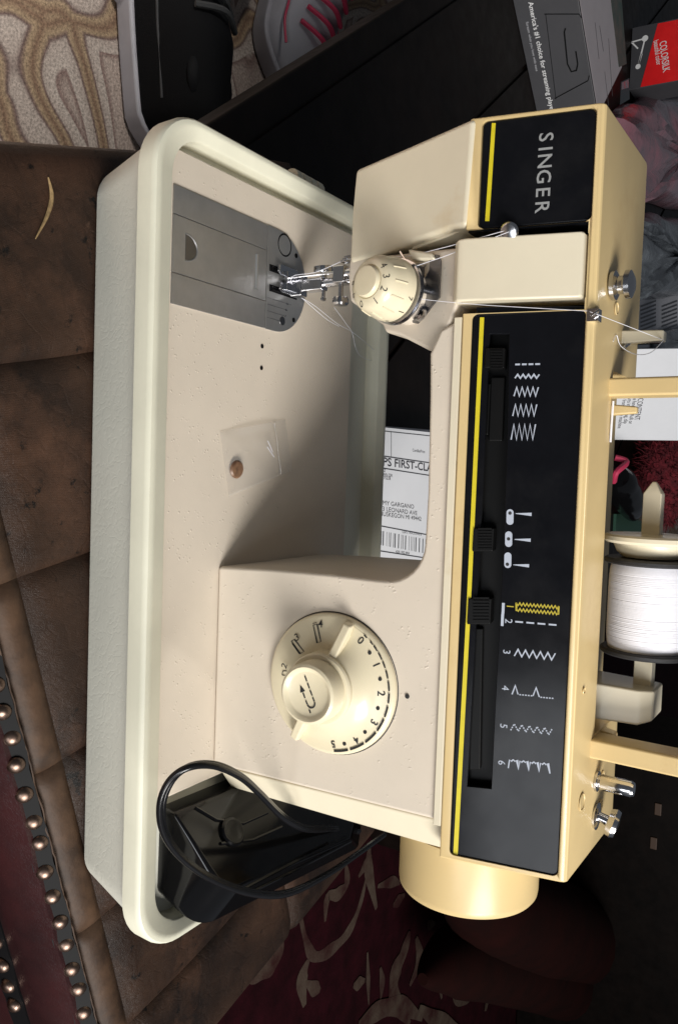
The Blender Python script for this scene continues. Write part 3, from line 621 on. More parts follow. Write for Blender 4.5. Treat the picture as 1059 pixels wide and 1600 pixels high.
g = G(); g.lathe([(.0042, 0), (.0048, .0008), (.0044, .0030), (.0030, .0036), (.0010, .0037)], hq(690, 640, .004), NH, 20); sc_ = obj('bracket_screw', g, 'chrome', tp)
g = G(); g.ribbon([hq(665, 655, .0078), hq(715, 625, .0078)], .0009, NH, .0002); g.ribbon([hq(680, 615, .0078), hq(700, 665, .0078)], .0009, NH, .0002); obj('screw_slot', g, 'black_matte', sc_)
g = G(); g.lathe([(.0022, 0), (.0022, .0080), (.0010, .0086)], hq(745, 430, .004), NH, 12); obj('bracket_post', g, 'steel_dark', tp)
g = G(); g.tube([hq(500, 80, .006), hq(545, 150, .008), hq(590, 200, .010), hq(600, 235, .010)], .0006, 6); g.tube([hq(560, 210, .010), hq(600, 225, .012), hq(660, 238, .010)], .0006, 6); obj('check_spring', g, 'chrome', tp)

# ------------------------------------------------------------------ take-up lever
tk = panel(795, 362, .004)
g = G(); g.lathe([(.0016, -.003), (.0016, .003), (.0044, .0032), (.0050, .0042), (.0040, .0058), (.0012, .0062)], (tk[0]-.001, tk[1]+.003, tk[2]), (.35, -1, .1), 20); g.box((.0568, tk[1]+.004, tk[2]-.003), (.0590, tk[1]+.038, tk[2]+.003)); obj('take_up_lever', g, 'chrome', SM, .0004)

# ------------------------------------------------------------------ stitch length dial on the column
dc = np.array((.3008, 0, .1440)); dc[1] = .0427+.09*(dc[2]-ZB); DR = .0402
sd_ = obj('stitch_dial', G().lathe([(DR-.0006, -.001), (DR, .0005), (DR, .0022), (DR-.0008, .0034), (DR-.0022, .0042), (.030, .0046), (.0005, .0046)], dc, NC, 80), 'dial_cream', SM)
g = G(); g.lathe([(DR+.0003, .0001), (DR+.0008, .0002), (DR+.0003, .0003)], dc, NC, 80, cap=False); obj('dial_shadow_gap', g, 'ink', sd_)
def dp(deg, r, h): a = rad(deg); return dc+NC*h+(XA*math.cos(a)+UP_C*math.sin(a))*r
def dial_px(x, y, h): return onpl(x, y, dc+NC*h, NC)
# sweeping raised cone between the two fins
f1 = dial_px(543, 985, .006)-dc; f2 = dial_px(462, 1152, .006)-dc
a1 = math.degrees(math.atan2(f1@UP_C, f1@XA)); a2 = math.degrees(math.atan2(f2@UP_C, f2@XA))
rings = []; N_ = 40; a_start, a_end = a2, a1
for k in range(N_+1):
    dg = a_start+(a_end-a_start)*k/N_; rings.append([dp(dg, r_, h) for r_, h in ((.0375, .0044), (.034, .0050), (.030, .0062), (.026, .0083), (.0225, .0112), (.0205, .0140), (.0195, .0150), (.010, .0150), (.010, .0040))])
g = G(); g.loft(rings); obj('dial_skirt', g, 'dial_cream', sd_)
for dg, sgn in ((a1, 1), (a2, -1)):
    q = []
    for r_, h in ((.019, .0155), (.0385, .0098), (.0395, .0050), (.019, .0042)): q.append(dp(dg, r_, h))
    t_ = unit(np.cross(NC, q[1]-q[0])); g = G(); g.prism([p-t_*.0026 for p in q], t_*.0052); obj('dial_fin', g, 'dial_cream', sd_, .0012)
kh = onx(478, 1083, dc[0]); klen = (kh-dc)@NC; klen = .030
g = G(); g.lathe([(.0200, .004), (.0200, .0165), (.0192, .0175), (.0180, .0178), (.0172, .0178)], dc, NC, 56); obj('dial_collar', g, 'dial_cream', sd_)
kn = obj('reverse_button', G().lathe([(.0170, .010), (.0170, klen-.003), (.0162, klen-.0009), (.0148, klen), (.0136, klen-.0005), (.0126, klen-.0016), (.0118, klen-.0021), (.0005, klen-.0020)], dc, NC, 56), 'dial_cream', sd_)
def kp(u, v): a = rad(26); return dc+NC*(klen-.0018)+(XA*math.cos(a)+UP_C*math.sin(a))*u+(-XA*math.sin(a)+UP_C*math.cos(a))*v
g = G()
for p, q in (((-.0095, .0022), (-.0065, .0022)), ((-.0055, .0022), (-.0025, .0022)), ((-.0015, .0022), (.0015, .0022)), ((.0025, .0022), (.0048, .0022)), ((.0015, -.0026), (-.0015, -.0026)), ((.0080, -.0026), (.0100, -.0026))): g.ribbon([kp(*p), kp(*q)], .0008, NC)
g.ribbon([kp(.0052+.0024*math.cos(t), -.0002+.0024*math.sin(t)) for t in np.linspace(math.pi/2, -math.pi/2, 9)], .0008, NC); g.ribbon([kp(.0050, -.0026), kp(.0028, -.0026)], .0008, NC)
g.prism([kp(-.0020, -.0042), kp(-.0020, -.0010), kp(-.0058, -.0026)], NC*.0001); obj('reverse_arrow', g, 'ink', kn, smooth=False)
def cd_(x, y): return (410+x/4.604, 930+y/4.604)
def dtxt(t, x, y, size, rot=None):
    a, b_ = cd_(x, y); o = dial_px(a, b_, .0066); d = o-dc; an = math.atan2(d@UP_C, d@XA); r_ = math.hypot(d@UP_C, d@XA)
    h = float(np.interp(r_, (.026, .030, .034, .0375), (.0083, .0062, .0050, .0046)))+.0004
    o = dial_px(a, b_, h); ex = XA*math.sin(an)-UP_C*math.cos(an); ey = unit(XA*math.cos(an)+UP_C*math.sin(an)-NC*.24)
    return add_text(G(), t, size, o, ex, ey, bold=.012)
for t, x, y in (('0', 705, 328), ('1', 817, 502), ('2', 851, 708), ('3', 800, 915), ('4', 674, 1042), ('5', 508, 1070)): obj('numeral', dtxt(t, x, y, .0042), 'ink', sd_, smooth=False)
for x, y in ((771, 414), (846, 603), (830, 813), (738, 984), (590, 1068)):
    a, b_ = cd_(x, y); q_ = dial_px(a, b_, .006); r_ = np.linalg.norm(q_-dc-NC*.006); q_ = dial_px(a, b_, float(np.interp(r_, (.026, .030, .034, .0375), (.0083, .0062, .0050, .0046)))+.0001); g = G(); g.lathe([(.0011, 0), (.0011, .0004)], q_, NC, 10); obj('scale_dot', g, 'ink', sd_, smooth=False)
arc = [(740, 273), (760, 297), (780, 325), (800, 348), (808, 358), (830, 398), (838, 412), (862, 462), (868, 478), (886, 522), (890, 542), (902, 600), (906, 620), (912, 690), (912, 708), (908, 780), (905, 802), (885, 880), (880, 897), (834, 986), (826, 1000), (752, 1078), (740, 1085), (638, 1135), (622, 1136), (515, 1140)]
for k in range(0, len(arc)-1, 2):
    g = G(); P_ = []
    for t in np.linspace(0, 1, 5):
        x = arc[k][0]+(arc[k+1][0]-arc[k][0])*t; y = arc[k][1]+(arc[k+1][1]-arc[k][1])*t; q = dial_px(*cd_(x, y), .0050)
        P_.append(q)
    rm = sum(math.hypot((q-dc)@UP_C, (q-dc)@XA) for q in P_)/5
    P_ = [dc+NC*.0049+unit((q-dc)-NC*((q-dc)@NC))*min(rm, DR-.0028) for q in P_]
    g.ribbon(P_, .0007+.00055*k/len(arc), NC, .0002); obj('scale_dash', g, 'ink', sd_, smooth=False)
def dline(pts, w_=.0004): g = G(); g.ribbon([dial_px(*cd_(x, y), .0048) for x, y in pts], w_, NC); return obj('buttonhole_mark', g, 'ink', sd_, smooth=False)
dline([(365, 215), (393, 208), (420, 335), (393, 343), (365, 215)]); dline([(362, 203), (390, 196)])
dline([(208, 330), (230, 318), (298, 405), (272, 420), (208, 330)]); dline([(215, 345), (268, 420)], .0010); dline([(142, 575), (148, 545), (178, 545)]); dline([(142, 575), (165, 577)])
for t, x, y in (('4', 417, 208), ('3', 248, 303), ('2', 158, 508)): obj('numeral', dtxt(t, x, y, .0042), 'ink', sd_, smooth=False)

# ------------------------------------------------------------------ hand wheel
g = G(); g.lathe([(.030, -.004), (.0405, -.002), (.0405, .030), (.0401, .0325), (.0390, .0340), (.037, .0346), (.028, .0346), (.027, .0335), (.001, .0335)], (.3865, .1045, .2085), (1, 0, 0), 96); obj('hand_wheel', g, 'cream_yellow', SM)
# ------------------------------------------------------------------ hardware on the top deck
ZT = .2775
def deck(x, y, z=ZT): return onz(x, y, z)
p = deck(955, 448); g = G(); g.lathe([(.0058, 0), (.0074, .0008), (.0074, .0028), (.0046, .0042), (.0046, .0064), (.0072, .0078), (.0070, .0102), (.0040, .0116), (.0008, .0118)], (p[0], p[1]-.002, ZT), (0, 0, 1), 30); obj('thread_button', g, 'chrome', SM)
p = deck(920, 486); g = G(); g.box((p[0]-.0030, .0655, ZT-.004), (p[0]+.0030, .0715, ZT+.0016)); g.tube([(p[0]-.001, .066, ZT), (p[0]-.001, .063, ZT+.002), (p[0]+.001, .0625, ZT-.001)], .0008, 6); obj('thread_clip', g, 'chrome', SM, .0004)
for x, y, r_ in ((962, 482, .0030), (911, 1079, .0016), (908, 1253, .0042), (940, 1212, .0026), (937, 1258, .0030)):
    p = deck(x, y); g = G(); g.lathe([(r_*1.15, -.0001), (r_, .0003), (r_*.9, -.0004), (r_*.3, -.0008)], (p[0], p[1], ZT+.0003), (0, 0, 1), 18); obj('deck_dimple', g, 'cream_yellow', SM)
# handle: two posts and the grip above the frame
hdl = None
for x0, x1 in ((.1268, .1362), (.3180, .3285)):
    q = [(x0, .0985, ZT-.010), (x1, .0985, ZT-.010), (x1, .1150, ZT-.010), (x0, .1150, ZT-.010)]
    g = G(); g.loft([q, [(a, b_, .352) for a, b_, _ in q]]); o = obj('handle_post', g, 'cream_yellow', SM, .0014)
g = G(); g.box((.1268, .0975, .352), (.3285, .1165, .366)); obj('handle_grip', g, 'cream_yellow', SM, .004)
g = G(); g.loft([[(.3170, .1170, .2656), (.3300, .1170, .2656), (.3300, .1290, .2656), (.3170, .1290, .2656)], [(.3185, .1160, .2850), (.3285, .1160, .2850), (.3285, .1250, .2850), (.3185, .1250, .2850)]]); obj('handle_pivot', g, 'cream_yellow', SM, .0015)
# shelf back wall strip, guide post, hook, spool stand
g = G(); g.loft([[(.0990, .1180, ZT-.002), (.1062, .1180, ZT-.002), (.1062, .1300, ZT-.002), (.0990, .1300, ZT-.002)], [(.0998, .1200, .2985), (.1054, .1200, .2985), (.1054, .1275, .2985), (.0998, .1275, .2985)]]); gp = obj('guide_post', g, 'cream', SM, .0010)
g = G(); g.tube([(.1058, .121, .281), (.1080, .119, .279), (.1100, .117, .2785)], .0009, 6); g.box((.1056, .1205, .279), (.1064, .1250, .297)); obj('guide_wire', g, 'chrome', gp)
a = onz(948, 622, .2665); g = G(); g.prism([(.1372, .1250, .2660), (.1372, .1250, .2800), (.1392, .1250, .2800), (.1455, .1250, .2930), (.1472, .1250, .2920), (.1440, .1250, .2660)], (0, .008, 0)); 
g = G(); g.loft([[(.1375, .1240, .2658), (.1445, .1240, .2658), (.1445, .1330, .2658), (.1375, .1330, .2658)], [(.1392, .1280, .2850), (.1430, .1280, .2850), (.1430, .1325, .2850), (.1392, .1325, .2850)]]); obj('thread_peg', g, 'cream_yellow', SM, .0010)
ZS, YS = .2950, .1345
g = G(); g.loft([[(.2915, .1150, .2657), (.3120, .1150, .2657), (.3120, .1470, .2657), (.2915, .1470, .2657)], [(.2920, .1170, .2960), (.3115, .1170, .2960), (.3115, .1450, .2960), (.2920, .1450, .2960)], [(.2920, .1205, .3035), (.3085, .1205, .3035), (.3085, .1430, .3035), (.2920, .1430, .3035)]]); obj('spool_stand', g, 'cream', SM, .0014)
q = lambda x, w_, h_: [(x, YS-w_, ZS-h_), (x, YS+w_, ZS-h_), (x, YS+w_, ZS+h_), (x, YS-w_, ZS+h_)]
g = G(); g.loft([q(.2925, .0045, .0048), q(.1865, .0045, .0048), q(.1800, .0012, .0010)]); obj('spool_pin', g, 'cream', SM, .0006)
g = G(); g.lathe([(.006, 0), (.0242, .0005), (.0252, .0015), (.0252, .0036), (.0240, .0050), (.0200, .0056), (.0180, .0100), (.0150, .0128), (.006, .0130)], (.2088, YS, ZS), (1, 0, 0), 48); obj('spool_cap', g, 'cream', SM)
p = np.array((.3450, .1130, ZT)); g = G(); g.lathe([(.0056, 0), (.0056, .0012), (.0040, .0016), (.0040, .0026), (.0044, .0032), (.0044, .0185), (.0036, .0200), (.0006, .0200)], p, (0, 0, 1), 26); obj('bobbin_spindle', g, 'chrome', SM)
g = G(); g.lathe([(.0070, 0), (.0074, .0012), (.0050, .0018), (.003, .0019)], (.3652, .1150, ZT), (0, 0, 1), 26); g.lathe([(.0028, 0), (.0028, .006), (.0068, .0065), (.0082, .0095), (.0072, .0118), (.001, .0126)], (.3655, .1165, ZT), (.25, .1, .9), 26); obj('bobbin_stop', g, 'chrome', SM)

# ------------------------------------------------------------------ spool of thread on the pin
sp = thing('thread_spool', (.249, YS, ZS-.0225), 'spool of white thread with black end discs on the horizontal pin', 'thread spool')
for x0 in (.2222, .2722):
    g = G(); g.lathe([(.0052, 0), (.0232, 0), (.0242, .0008), (.0242, .0024), (.0232, .0032), (.0052, .0032)], (x0, YS, ZS), (1, 0, 0), 48); obj('spool_flange', g, 'spool_black', sp)
prf = []
for k in range(120):
    h = .0034+.0465*k/119; prf.append((.0213+.00012*math.sin(k*2.6)*random.uniform(.2, 1)-.0012*(abs(k/59.5-1)**6), h))
g = G(); g.lathe(prf, (.2222, YS, ZS), (1, .0, 0), 56); obj('thread_winding', g, 'thread_white', sp)
# running thread
g = G(); q0 = np.array((.1050, .1200, .2978)); ck_ = np.array((deck(920, 486)[0], .0650, ZT+.0012))
g.tube([q0, ck_, panel(918, 486, .002), panel(760, 477, .0085), head(690, 471, .004), hq(700, 515, .009)],   .00016, 5, 1)
tdh = tk+np.array((0, -.003, 0))
g.tube([tdh, head(700, 385, .004), head(640, 400, .006), (cl[0]-.0075, YN-.004, .113)],   .00016, 5, 1)
g.tube([tdh+np.array((.001, 0, .001)), head(690, 402, .004), hq(600, 225, .012)],   .00016, 5, 1)
g.tube([(cl[0]-.0070, YN-.004, .112), (cl[0]-.002, YN-.003, .090), (cl[0]-.001, YN-.002, .0700), (XP+.004, YPb+.004, .0655)], .00018, 5, 4)
g.tube([onz(468, 462, .065), onz(488, 480, .066), onz(512, 500, .067), onz(530, 510, .066)], .00018, 5)
g.tube([onz(470, 465, .0655), onz(492, 478, .068), onz(526, 505, .068), onz(552, 520, .066), onz(585, 548, .060), onz(600, 568, .058), onz(590, 567, .058), onz(566, 558, .06), onz(556, 545, .063), onz(550, 520, .067), onz(540, 505, .07), onz(522, 480, .075)],   .00016, 5)
g.tube([(.105, .121, .2985), (.112, .117, .293), (.113, .113, .286), (.109, .109, .2795), (.104, .105, ZT+.0006), (.108, .099, ZT+.0005)], .0002, 5)
g.tube([(.1385, .1035, ZT+.001), (.150, .1032, ZT+.0008), (.160, .1035, ZT+.0006)], .0006, 6)
tag(obj('running_thread', g, 'thread_white'), 'thin white thread running from the spool through guides to the needle', 'thread')

# ================================================================== FOOT PEDAL AND CORD
ped = thing('foot_pedal', (.43, .11, .05), 'glossy black foot pedal stored beside the machine column', 'foot pedal')
nl, nm_, nr = onz(254, 1262, .0565), onz(254, 1395, .060), onz(305, 1456, .079)
tl_, tr_ = onz(272, 1272, .068), onz(352, 1396, .098)
fr_, ftr = onz(560, 1326, .082), onz(548, 1312, .098)
fl_, ftl = np.array((.3880, .232, .060)), np.array((.3900, .228, .073))
nl[0] = max(nl[0], .3765); tl_[0] = max(tl_[0], .3775)
def roundc(p, c_, n_, d):                       # a rounded corner at c_ between neighbours p and n_
    A_ = c_+unit(p-c_)*d; B_ = c_+unit(n_-c_)*d
    return [A_*(1-t)**2+c_*2*t*(1-t)+B_*t*t for t in np.linspace(0, 1, 8)]
tm_ = tl_+(tr_-tl_)*.62
low = [p+np.array(o_) for p, o_ in zip((nl, nm_, nr, fr_, fl_), ((.002, .004, -.012), (.002, .004, -.012), (-.004, .003, -.0065), (-.004, .003, -.0065), (.002, .004, -.012)))]
def pring(q): return [q[0], q[1]]+roundc(q[1], q[2], q[3], .017)+[q[3], q[4]]
g = G(); g.loft([pring(low), pring([nl, nm_, nr, fr_, fl_]), pring([tl_, tm_, tr_, ftr, ftl])]); obj('pedal_body', g, 'black_gloss', ped, .0024, 4, ang=34)
nT = unit(np.cross(tr_-tl_, ftl-tl_)); nT = nT if nT[2] > 0 else -nT
kc = onpl(362, 1300, tl_, nT)
kb = obj('pedal_button', G().lathe([(.0088, -.002), (.0088, .0016), (.0080, .0026), (.0068, .0029), (.0060, .0026), (.0005, .0026)], kc, nT, 32), 'black_gloss', ped)
def pt(x, y, off): return onpl(x, y, tl_+nT*off, nT)
for pts in ([(306, 1262), (338, 1281), (380, 1287), (418, 1270)], [(345, 1318), (395, 1312), (440, 1292)], [(372, 1393), (450, 1352), (540, 1308)], [(384, 1398), (460, 1360), (548, 1314)]):
    g = G(); g.tube([pt(x, y, .0004) for x, y in pts], .0010, 6, 1); obj('pedal_ridge', g, 'black_gloss', ped)
path = [(560, 1300, .085), (520, 1296, .095), (490, 1297, .110), (468, 1293, .116), (440, 1276, .120), (405, 1240, .126), (375, 1214, .130), (335, 1197, .130), (295, 1199, .126), (265, 1220, .118), (250, 1258, .112), (256, 1302, .108), (285, 1342, .108), (335, 1376, .112), (395, 1397, .114), (450, 1397, .112), (510, 1368, .108), (560, 1334, .106), (600, 1305, .104)]
cp_ = [onz(x, y, z) for x, y, z in path]
for k, off in enumerate((np.array((0, 0, 0.)), np.array((.0005, .0030, -.0012)))):
    g = G(); g.tube([p+off*(1+.5*math.sin(i*.9)) for i, p in enumerate(cp_)], .00175, 12, 8); obj('cord', g, 'cord_black', ped)

# ================================================================== LITTLE BAG AND BEAD ON THE BED
bc = [onz(x, y, ZB) for x, y in ((342, 674), (356, 776), (455, 735), (444, 655))]
nx, nyv = 22, 26; vs = []; fs = []
def bagp(u, v, top):
    p = (bc[0]*(1-u)+bc[1]*u)*(1-v)+(bc[3]*(1-u)+bc[2]*u)*v
    e = min(u, 1-u, v, 1-v); h = .0008+.0024*min(1, e/.25)**.7*(.8+.2*math.sin(3*u+2*v))*(1 if v < .8 else .35)+.00018*math.sin(11*u+3*math.sin(7*v))*min(1, e/.05)
    if u < .12: h += .0022*(1-u/.12)*max(0, math.sin(math.pi*min(1, max(0, (v-.1)/.8))))
    return p+ZA*(h if top else .0004)
g = G()
for top in (True, False):
    vs = [bagp(i/nx, j/nyv, top) for j in range(nyv+1) for i in range(nx+1)]; fs = [(j*(nx+1)+i, j*(nx+1)+i+1, (j+1)*(nx+1)+i+1, (j+1)*(nx+1)+i) for j in range(nyv) for i in range(nx)]
    if top: g.add(vs, fs)
bag = thing('plastic_bag', (bc[0]+bc[2])/2, 'small clear plastic zip bag lying on the machine bed', 'plastic bag')
obj('film', g, 'clear_film', bag)
g = G(); g.tube([bagp(.03+.94*k/20, .80, True)+ZA*.0003 for k in range(21)], .0004, 6, 1); obj('zip_seal', g, 'clear_film', bag)
for a, b_ in (((.30, .62), (.52, .68)), ((.40, .60), (.62, .70))):
    g = G(); g.ribbon([bagp(a[0]+(b_[0]-a[0])*t, a[1]+(b_[1]-a[1])*t, True)+ZA*.0004 for t in np.linspace(0, 1, 8)], .0006, ZA, .0001); obj('crease', g, 'thread_white', bag)  # white strips painted in as the highlights on the film's folds
p = onz(370, 733, ZB+.002); g = G(); g.lathe([(.0040, 0), (.0056, .0007), (.0058, .0018), (.0048, .0027), (.0022, .0030), (.0004, .0024)], (p[0], p[1], ZB+.0005), (.05, -.05, 1), 26)
tag(obj('brown_bead', g, 'bead_brown'), 'round mottled brown bead inside the clear plastic bag', 'bead')

# ================================================================== DARK TABLE BEHIND AND THE THINGS ON IT
TZ = -.06
e1, e2 = onz(370, 165, TZ), onz(600, 20, TZ); ld = unit(e2-e1); fd = np.array((-ld[1], ld[0], 0))*-1.
if fd[0] < 0: fd = -fd
cor = e1-ld*.055
table = thing('coffee_table', cor+ld*.5+fd*.7+ZA*(FL-TZ), 'dark wooden coffee table behind the leather bench', 'table')
g = G(); g.prism([cor, cor+fd*1.25, cor+fd*1.25+ld*2.2, cor+ld*2.2], (0, 0, -.035)); tt = obj('table_top', g, 'dark_wood', table, .004)
for k in range(9):
    a = cor+fd*(.03+.135*k)+ld*.012; g = G(); g.prism([a+ZA*.0005, a+fd*.128+ZA*.0005, a+fd*.128+ld*2.17+ZA*.0005, a+ld*2.17+ZA*.0005], (0, 0, .0035)); obj('board', g, 'dark_wood', tt, .0012, 1)
for u, v in ((.06, .06), (1.19, .06), (.06, 2.14), (1.19, 2.14)):
    a = cor+fd*u+ld*v; g = G(); g.prism([a+fd*dx*.035+ld*dy*.035+ZA*(FL-TZ+.006) for dx, dy in ((-1, -1), (1, -1), (1, 1), (-1, 1))], (0, 0, -FL+TZ-.0415)); obj('table_leg', g, 'dark_wood', table, .003)
TT = TZ+.004
# shipping parcel with its label
pz = TT+.028
pk = thing('shipping_parcel', (.2, .43, TT), 'flat parcel with white shipping label lying on the dark table', 'parcel')
A = onz(585, 664, pz); B = onz(585, 905, pz); A2 = A+np.array((-.004, .16, 0)); B2 = B+np.array((.006, .16, 0))
g = G(); g.prism([p-ZA*.0275+(p-(A+B2)/2)*.0 for p in (A, B, B2, A2)], (0, 0, .0270)); obj('parcel_body', g, 'paper_grey', pk, .004)
LA, LB, LC, LD = [onz(x, y, pz) for x, y in ((592, 667), (586, 893), (690, 905), (694, 678))]
g = G(); g.prism([LA, LB, LC, LD], (0, 0, .0004)); lab = obj('label_sheet', g, 'paper', pk, smooth=False)
lx = unit(LD-LA); ly = unit(np.cross(ZA, lx))
def lt(t, x, y, h, bold=0., sq=1., al='LEFT'):
    o = onz(x, y, pz+.0006); obj('label_text', add_text(G(), t, h, o, onz(x+30, y+4.0, pz+.0006)-o, -(onz(x, y+20, pz+.0006)-o), bold=bold, squeeze=sq, align=al), 'label_ink', lab, smooth=False)
lt('USPS FIRST-CLASS', 580, 719.2, .0084, .015, 1.62); lt('NEZ', 594, 734.5, .0030, 0, 1.3); lt('OWN DR', 594, 741, .0032, 0, 1.3); lt('75228', 599, 746.5, .0032, 0, 1.3)
lt('AMY GARGANO', 592, 785, .0046, 0, 1.60); lt('463 LEONARD AVE', 589, 794, .0046, 0, 1.60); lt('MUSKEGON MI 49442', 592, 802.5, .0046, 0, 1.52); lt('USPS TRACKING #', 628, 831, .0030, 0, 1.3); lt('4200 1902 8404', 618, 862, .0028, 0, 1.2); lt('ComBasPrice', 644, 703.5, .0032, 0, 1.2)
def ll(p, q, w_): g = G(); g.ribbon([onz(*p, pz+.0006), onz(*q, pz+.0006)], w_, ZA, .0001); obj('label_line', g, 'label_ink', lab, smooth=False)
ll((594, 673), (690, 683), .0008); ll((594, 712), (690, 726), .0010); ll((594, 731), (690, 746), .0010); ll((611, 674), (611, 715), .0008); ll((590, 821), (690, 840), .0010); ll((588, 860), (690, 876), .0010)
rb = random.Random(3); g = G(); x = 592.
while x < 690:
    w_ = rb.choice((1.0, 1.4, 2.2, 3.0)); y0 = 829+(x-592)*.19; g.ribbon([onz(x, y0, pz+.0006), onz(x-.6, y0+22, pz+.0006)], w_*.00062, ZA, .0001); x += w_+rb.choice((1.1, 1.6, 2.4))
obj('bar_code', g, 'label_ink', lab, smooth=False)

# streaming player box
b0_, b1_ = onz(845, 210, TT), onz(800, -2, TT); bd = unit(b0_-b1_); b1_ = b1_-bd*.06; b0_ = b1_+bd*(np.linalg.norm(b0_-b1_)-.012)
bh = ony(921, 150, (b0_+(b1_-b0_)*.25)[1])[2]
bk = np.array((-bd[1], bd[0], 0)); bk = bk if bk[1] > 0 else -bk
zt = bh; bdep = .16
sb = thing('player_box', (b0_+b1_)/2+bk*bdep/2, 'grey cardboard streaming player box with a pale top on the table', 'box')
g = G(); g.prism([b0_, b1_, b1_+bk*bdep, b0_+bk*bdep], (0, 0, zt-TT-.0008)); obj('carton', g, 'grey_card', sb, .0012, 2)
g = G(); g.prism([p+ZA*(zt-TT) for p in (b0_+bd*.0, b1_, b1_+bk*bdep, b0_+bk*bdep)], (0, 0, .0012)); lid = obj('lid_panel', g, 'light_card', sb, .0006, 1)
def bt(t, x, y, h, mat='card_ink_white', bold=0., al='LEFT', sq=1.):
    o = onpl(x, y, b0_-bk*.0006, bk); obj('box_text', add_text(G(), t, h, o, bd, ZA, bold=bold, align=al, squeeze=sq), mat, sb, smooth=False)
bt("America's #1 choice for streaming players", 828, 3, .0068, bold=.012, sq=.93)
bt('Stream what you love with ease', 822.5, 34, .0036, 'paper_grey'); 
def bl(pts, w_, mat='black_matte'): g = G(); g.ribbon([onpl(x, y, b0_-bk*.0005, bk) for x, y in pts], w_, -bk, .0004); obj('box_slot', g, mat, sb)
bl([(883, 44), (881, 50), (886, 100), (892, 112), (900, 110), (902, 100), (899, 80)], .0018); bl([(850, 22), (904, 22), (908, 28)], .0010); bl([(866, 154), (918, 126), (920, 118)], .0012); bl([(852, 22), (868, 155)], .0006)
def tq(x, y): return onz(x, y, zt+.0014)
g = G(); g.prism([tq(967.5, 164), tq(969, 128), tq(982, 122), tq(982.5, 155)], (0, 0, .0004)); obj('device_picture', g, 'black_gloss', lid); g = G(); g.prism([tq(970, 140), tq(970.5, 129), tq(980.5, 124.5), tq(980.5, 137)], (0, 0, .0008)); obj('device_screen', g, 'pink_plastic', lid)
for x, y0, y1 in ((931, 35, 92), (938, 40, 80), (946, 112, 165), (952, 60, 150)):
    g = G(); g.ribbon([tq(x-2, y0), tq(x+4, y1)], .0014, ZA, .0002); obj('fine_print', g, 'grey_card', lid, smooth=False)
g = G(); g.prism([tq(950, -30), tq(966, 105), tq(978, 100), tq(968, -30)], (0, 0, .0003)); obj('lid_photo', g, 'photo_print', lid)
# hair colour box, standing upright
HY = onz(984, 92, TT)[1]
def hf_(x, y, d=0.): return ony(x, y, HY-d)
hb = thing('hair_colour_box', onz(1025, 90, TT), 'red and grey hair colour carton behind the streaming player box', 'box')
zb_ = TT+.0005; q4 = [hf_(x, y) for x, y in ((990, 140), (1110, 117), (1105, 18), (984, 44))]
q4[0][2] = q4[3][2] = zb_; q4[0][0] = hf_(1000, 137)[0]
g = G(); g.prism(q4, (0, .07, 0)); obj('carton', g, 'grey_card', hb, .0012, 1)
g = G(); g.prism([hf_(x, y, .0002) for x, y in ((1000, 136), (1109, 116), (1104, 22), (1027, 37))], (0, -.0006, 0)); hf = obj('red_face', g, 'red_card', hb)
for t, x, y, h, sq in (('COLORSILK', 1037, 88, .013, .62), ('beautiful color', 1026, 82, .0095, .62)):
    o = hf_(x, y, .0012); ex_ = unit(hf_(x+3, y+24, .0012)-o); obj('box_text', add_text(G(), t, h, o, ex_, np.cross(ex_, (0, -1., 0))*-1., squeeze=sq, bold=.008), 'card_ink_white', hf, smooth=False)
g = G()
for a, b_ in (((986, 66), (1007, 60)), ((1007, 60), (996, 104)), ((986, 66), (996, 76)), ((996, 104), (1002, 84))): g.ribbon([hf_(*a, .0008), hf_(*b_, .0008)], .0028, (0, -1, 0), .0002)
g.lathe([(.006, 0), (.006, .0004)], hf_(1007, 60, .001), (0, -1, 0), 16); g.lathe([(.005, 0), (.005, .0004)], hf_(996, 104, .001), (0, -1, 0), 16)
obj('molecule_print', g, 'card_ink_white', hb)
# soft plastic packs
def pack(name, px, z0, z1, mat, label, cat, seed, wr=.012):
    rnd = np.random.RandomState(seed); C0 = sum(onz(x, y, z0) for x, y in px)/len(px); P = [onz(x, y, z0) for x, y in px]; n = 48; ringb = []
    for k in range(n):
        t = k/n*len(P); i = int(t); a, b_ = P[i % len(P)], P[(i+1) % len(P)]; ringb.append(a+(b_-a)*(t-i))
    rings = []; ph = rnd.rand(8)*6.3
    for f_, hh in ((1.0, 0.), (1.02, .10), (1.0, .32), (.93, .60), (.80, .82), (.60, .95), (.38, 1.0), (.15, .98), (.01, .97)):
        r_ = []
        for k, p in enumerate(ringb):
            d = p-C0; w = wr*(math.sin(k*.9+ph[0]+f_*5)+.7*math.sin(k*2.1+ph[1]-f_*9)+.5*math.sin(k*3.7+ph[2]+f_*14))
            q = C0+d*f_*(1+.03*math.sin(k*1.7+ph[3])); q = q+ZA*((z1-z0)*hh+(w*.6 if 0 < hh else 0)); q[2] = max(q[2], z0); r_.append(q)
        rings.append(r_)
    g = G(); g.loft(rings); return tag(obj(name, g, mat), label, cat)
pack('plastic_pack', [(930, 190), (945, 330), (1000, 315), (1110, 340), (1105, 160), (1000, 150)], TT, TT+.06, 'pink_plastic', 'pinkish clear plastic pack with red contents behind the sewing machine head', 'plastic pack', 1, .009)
pack('plastic_sack', [(925, 350), (930, 475), (990, 470), (1110, 455), (1110, 350), (1000, 335)], TT, TT+.055, 'grey_plastic', 'crumpled dark grey plastic sack behind the machine head', 'plastic sack', 2, .010)
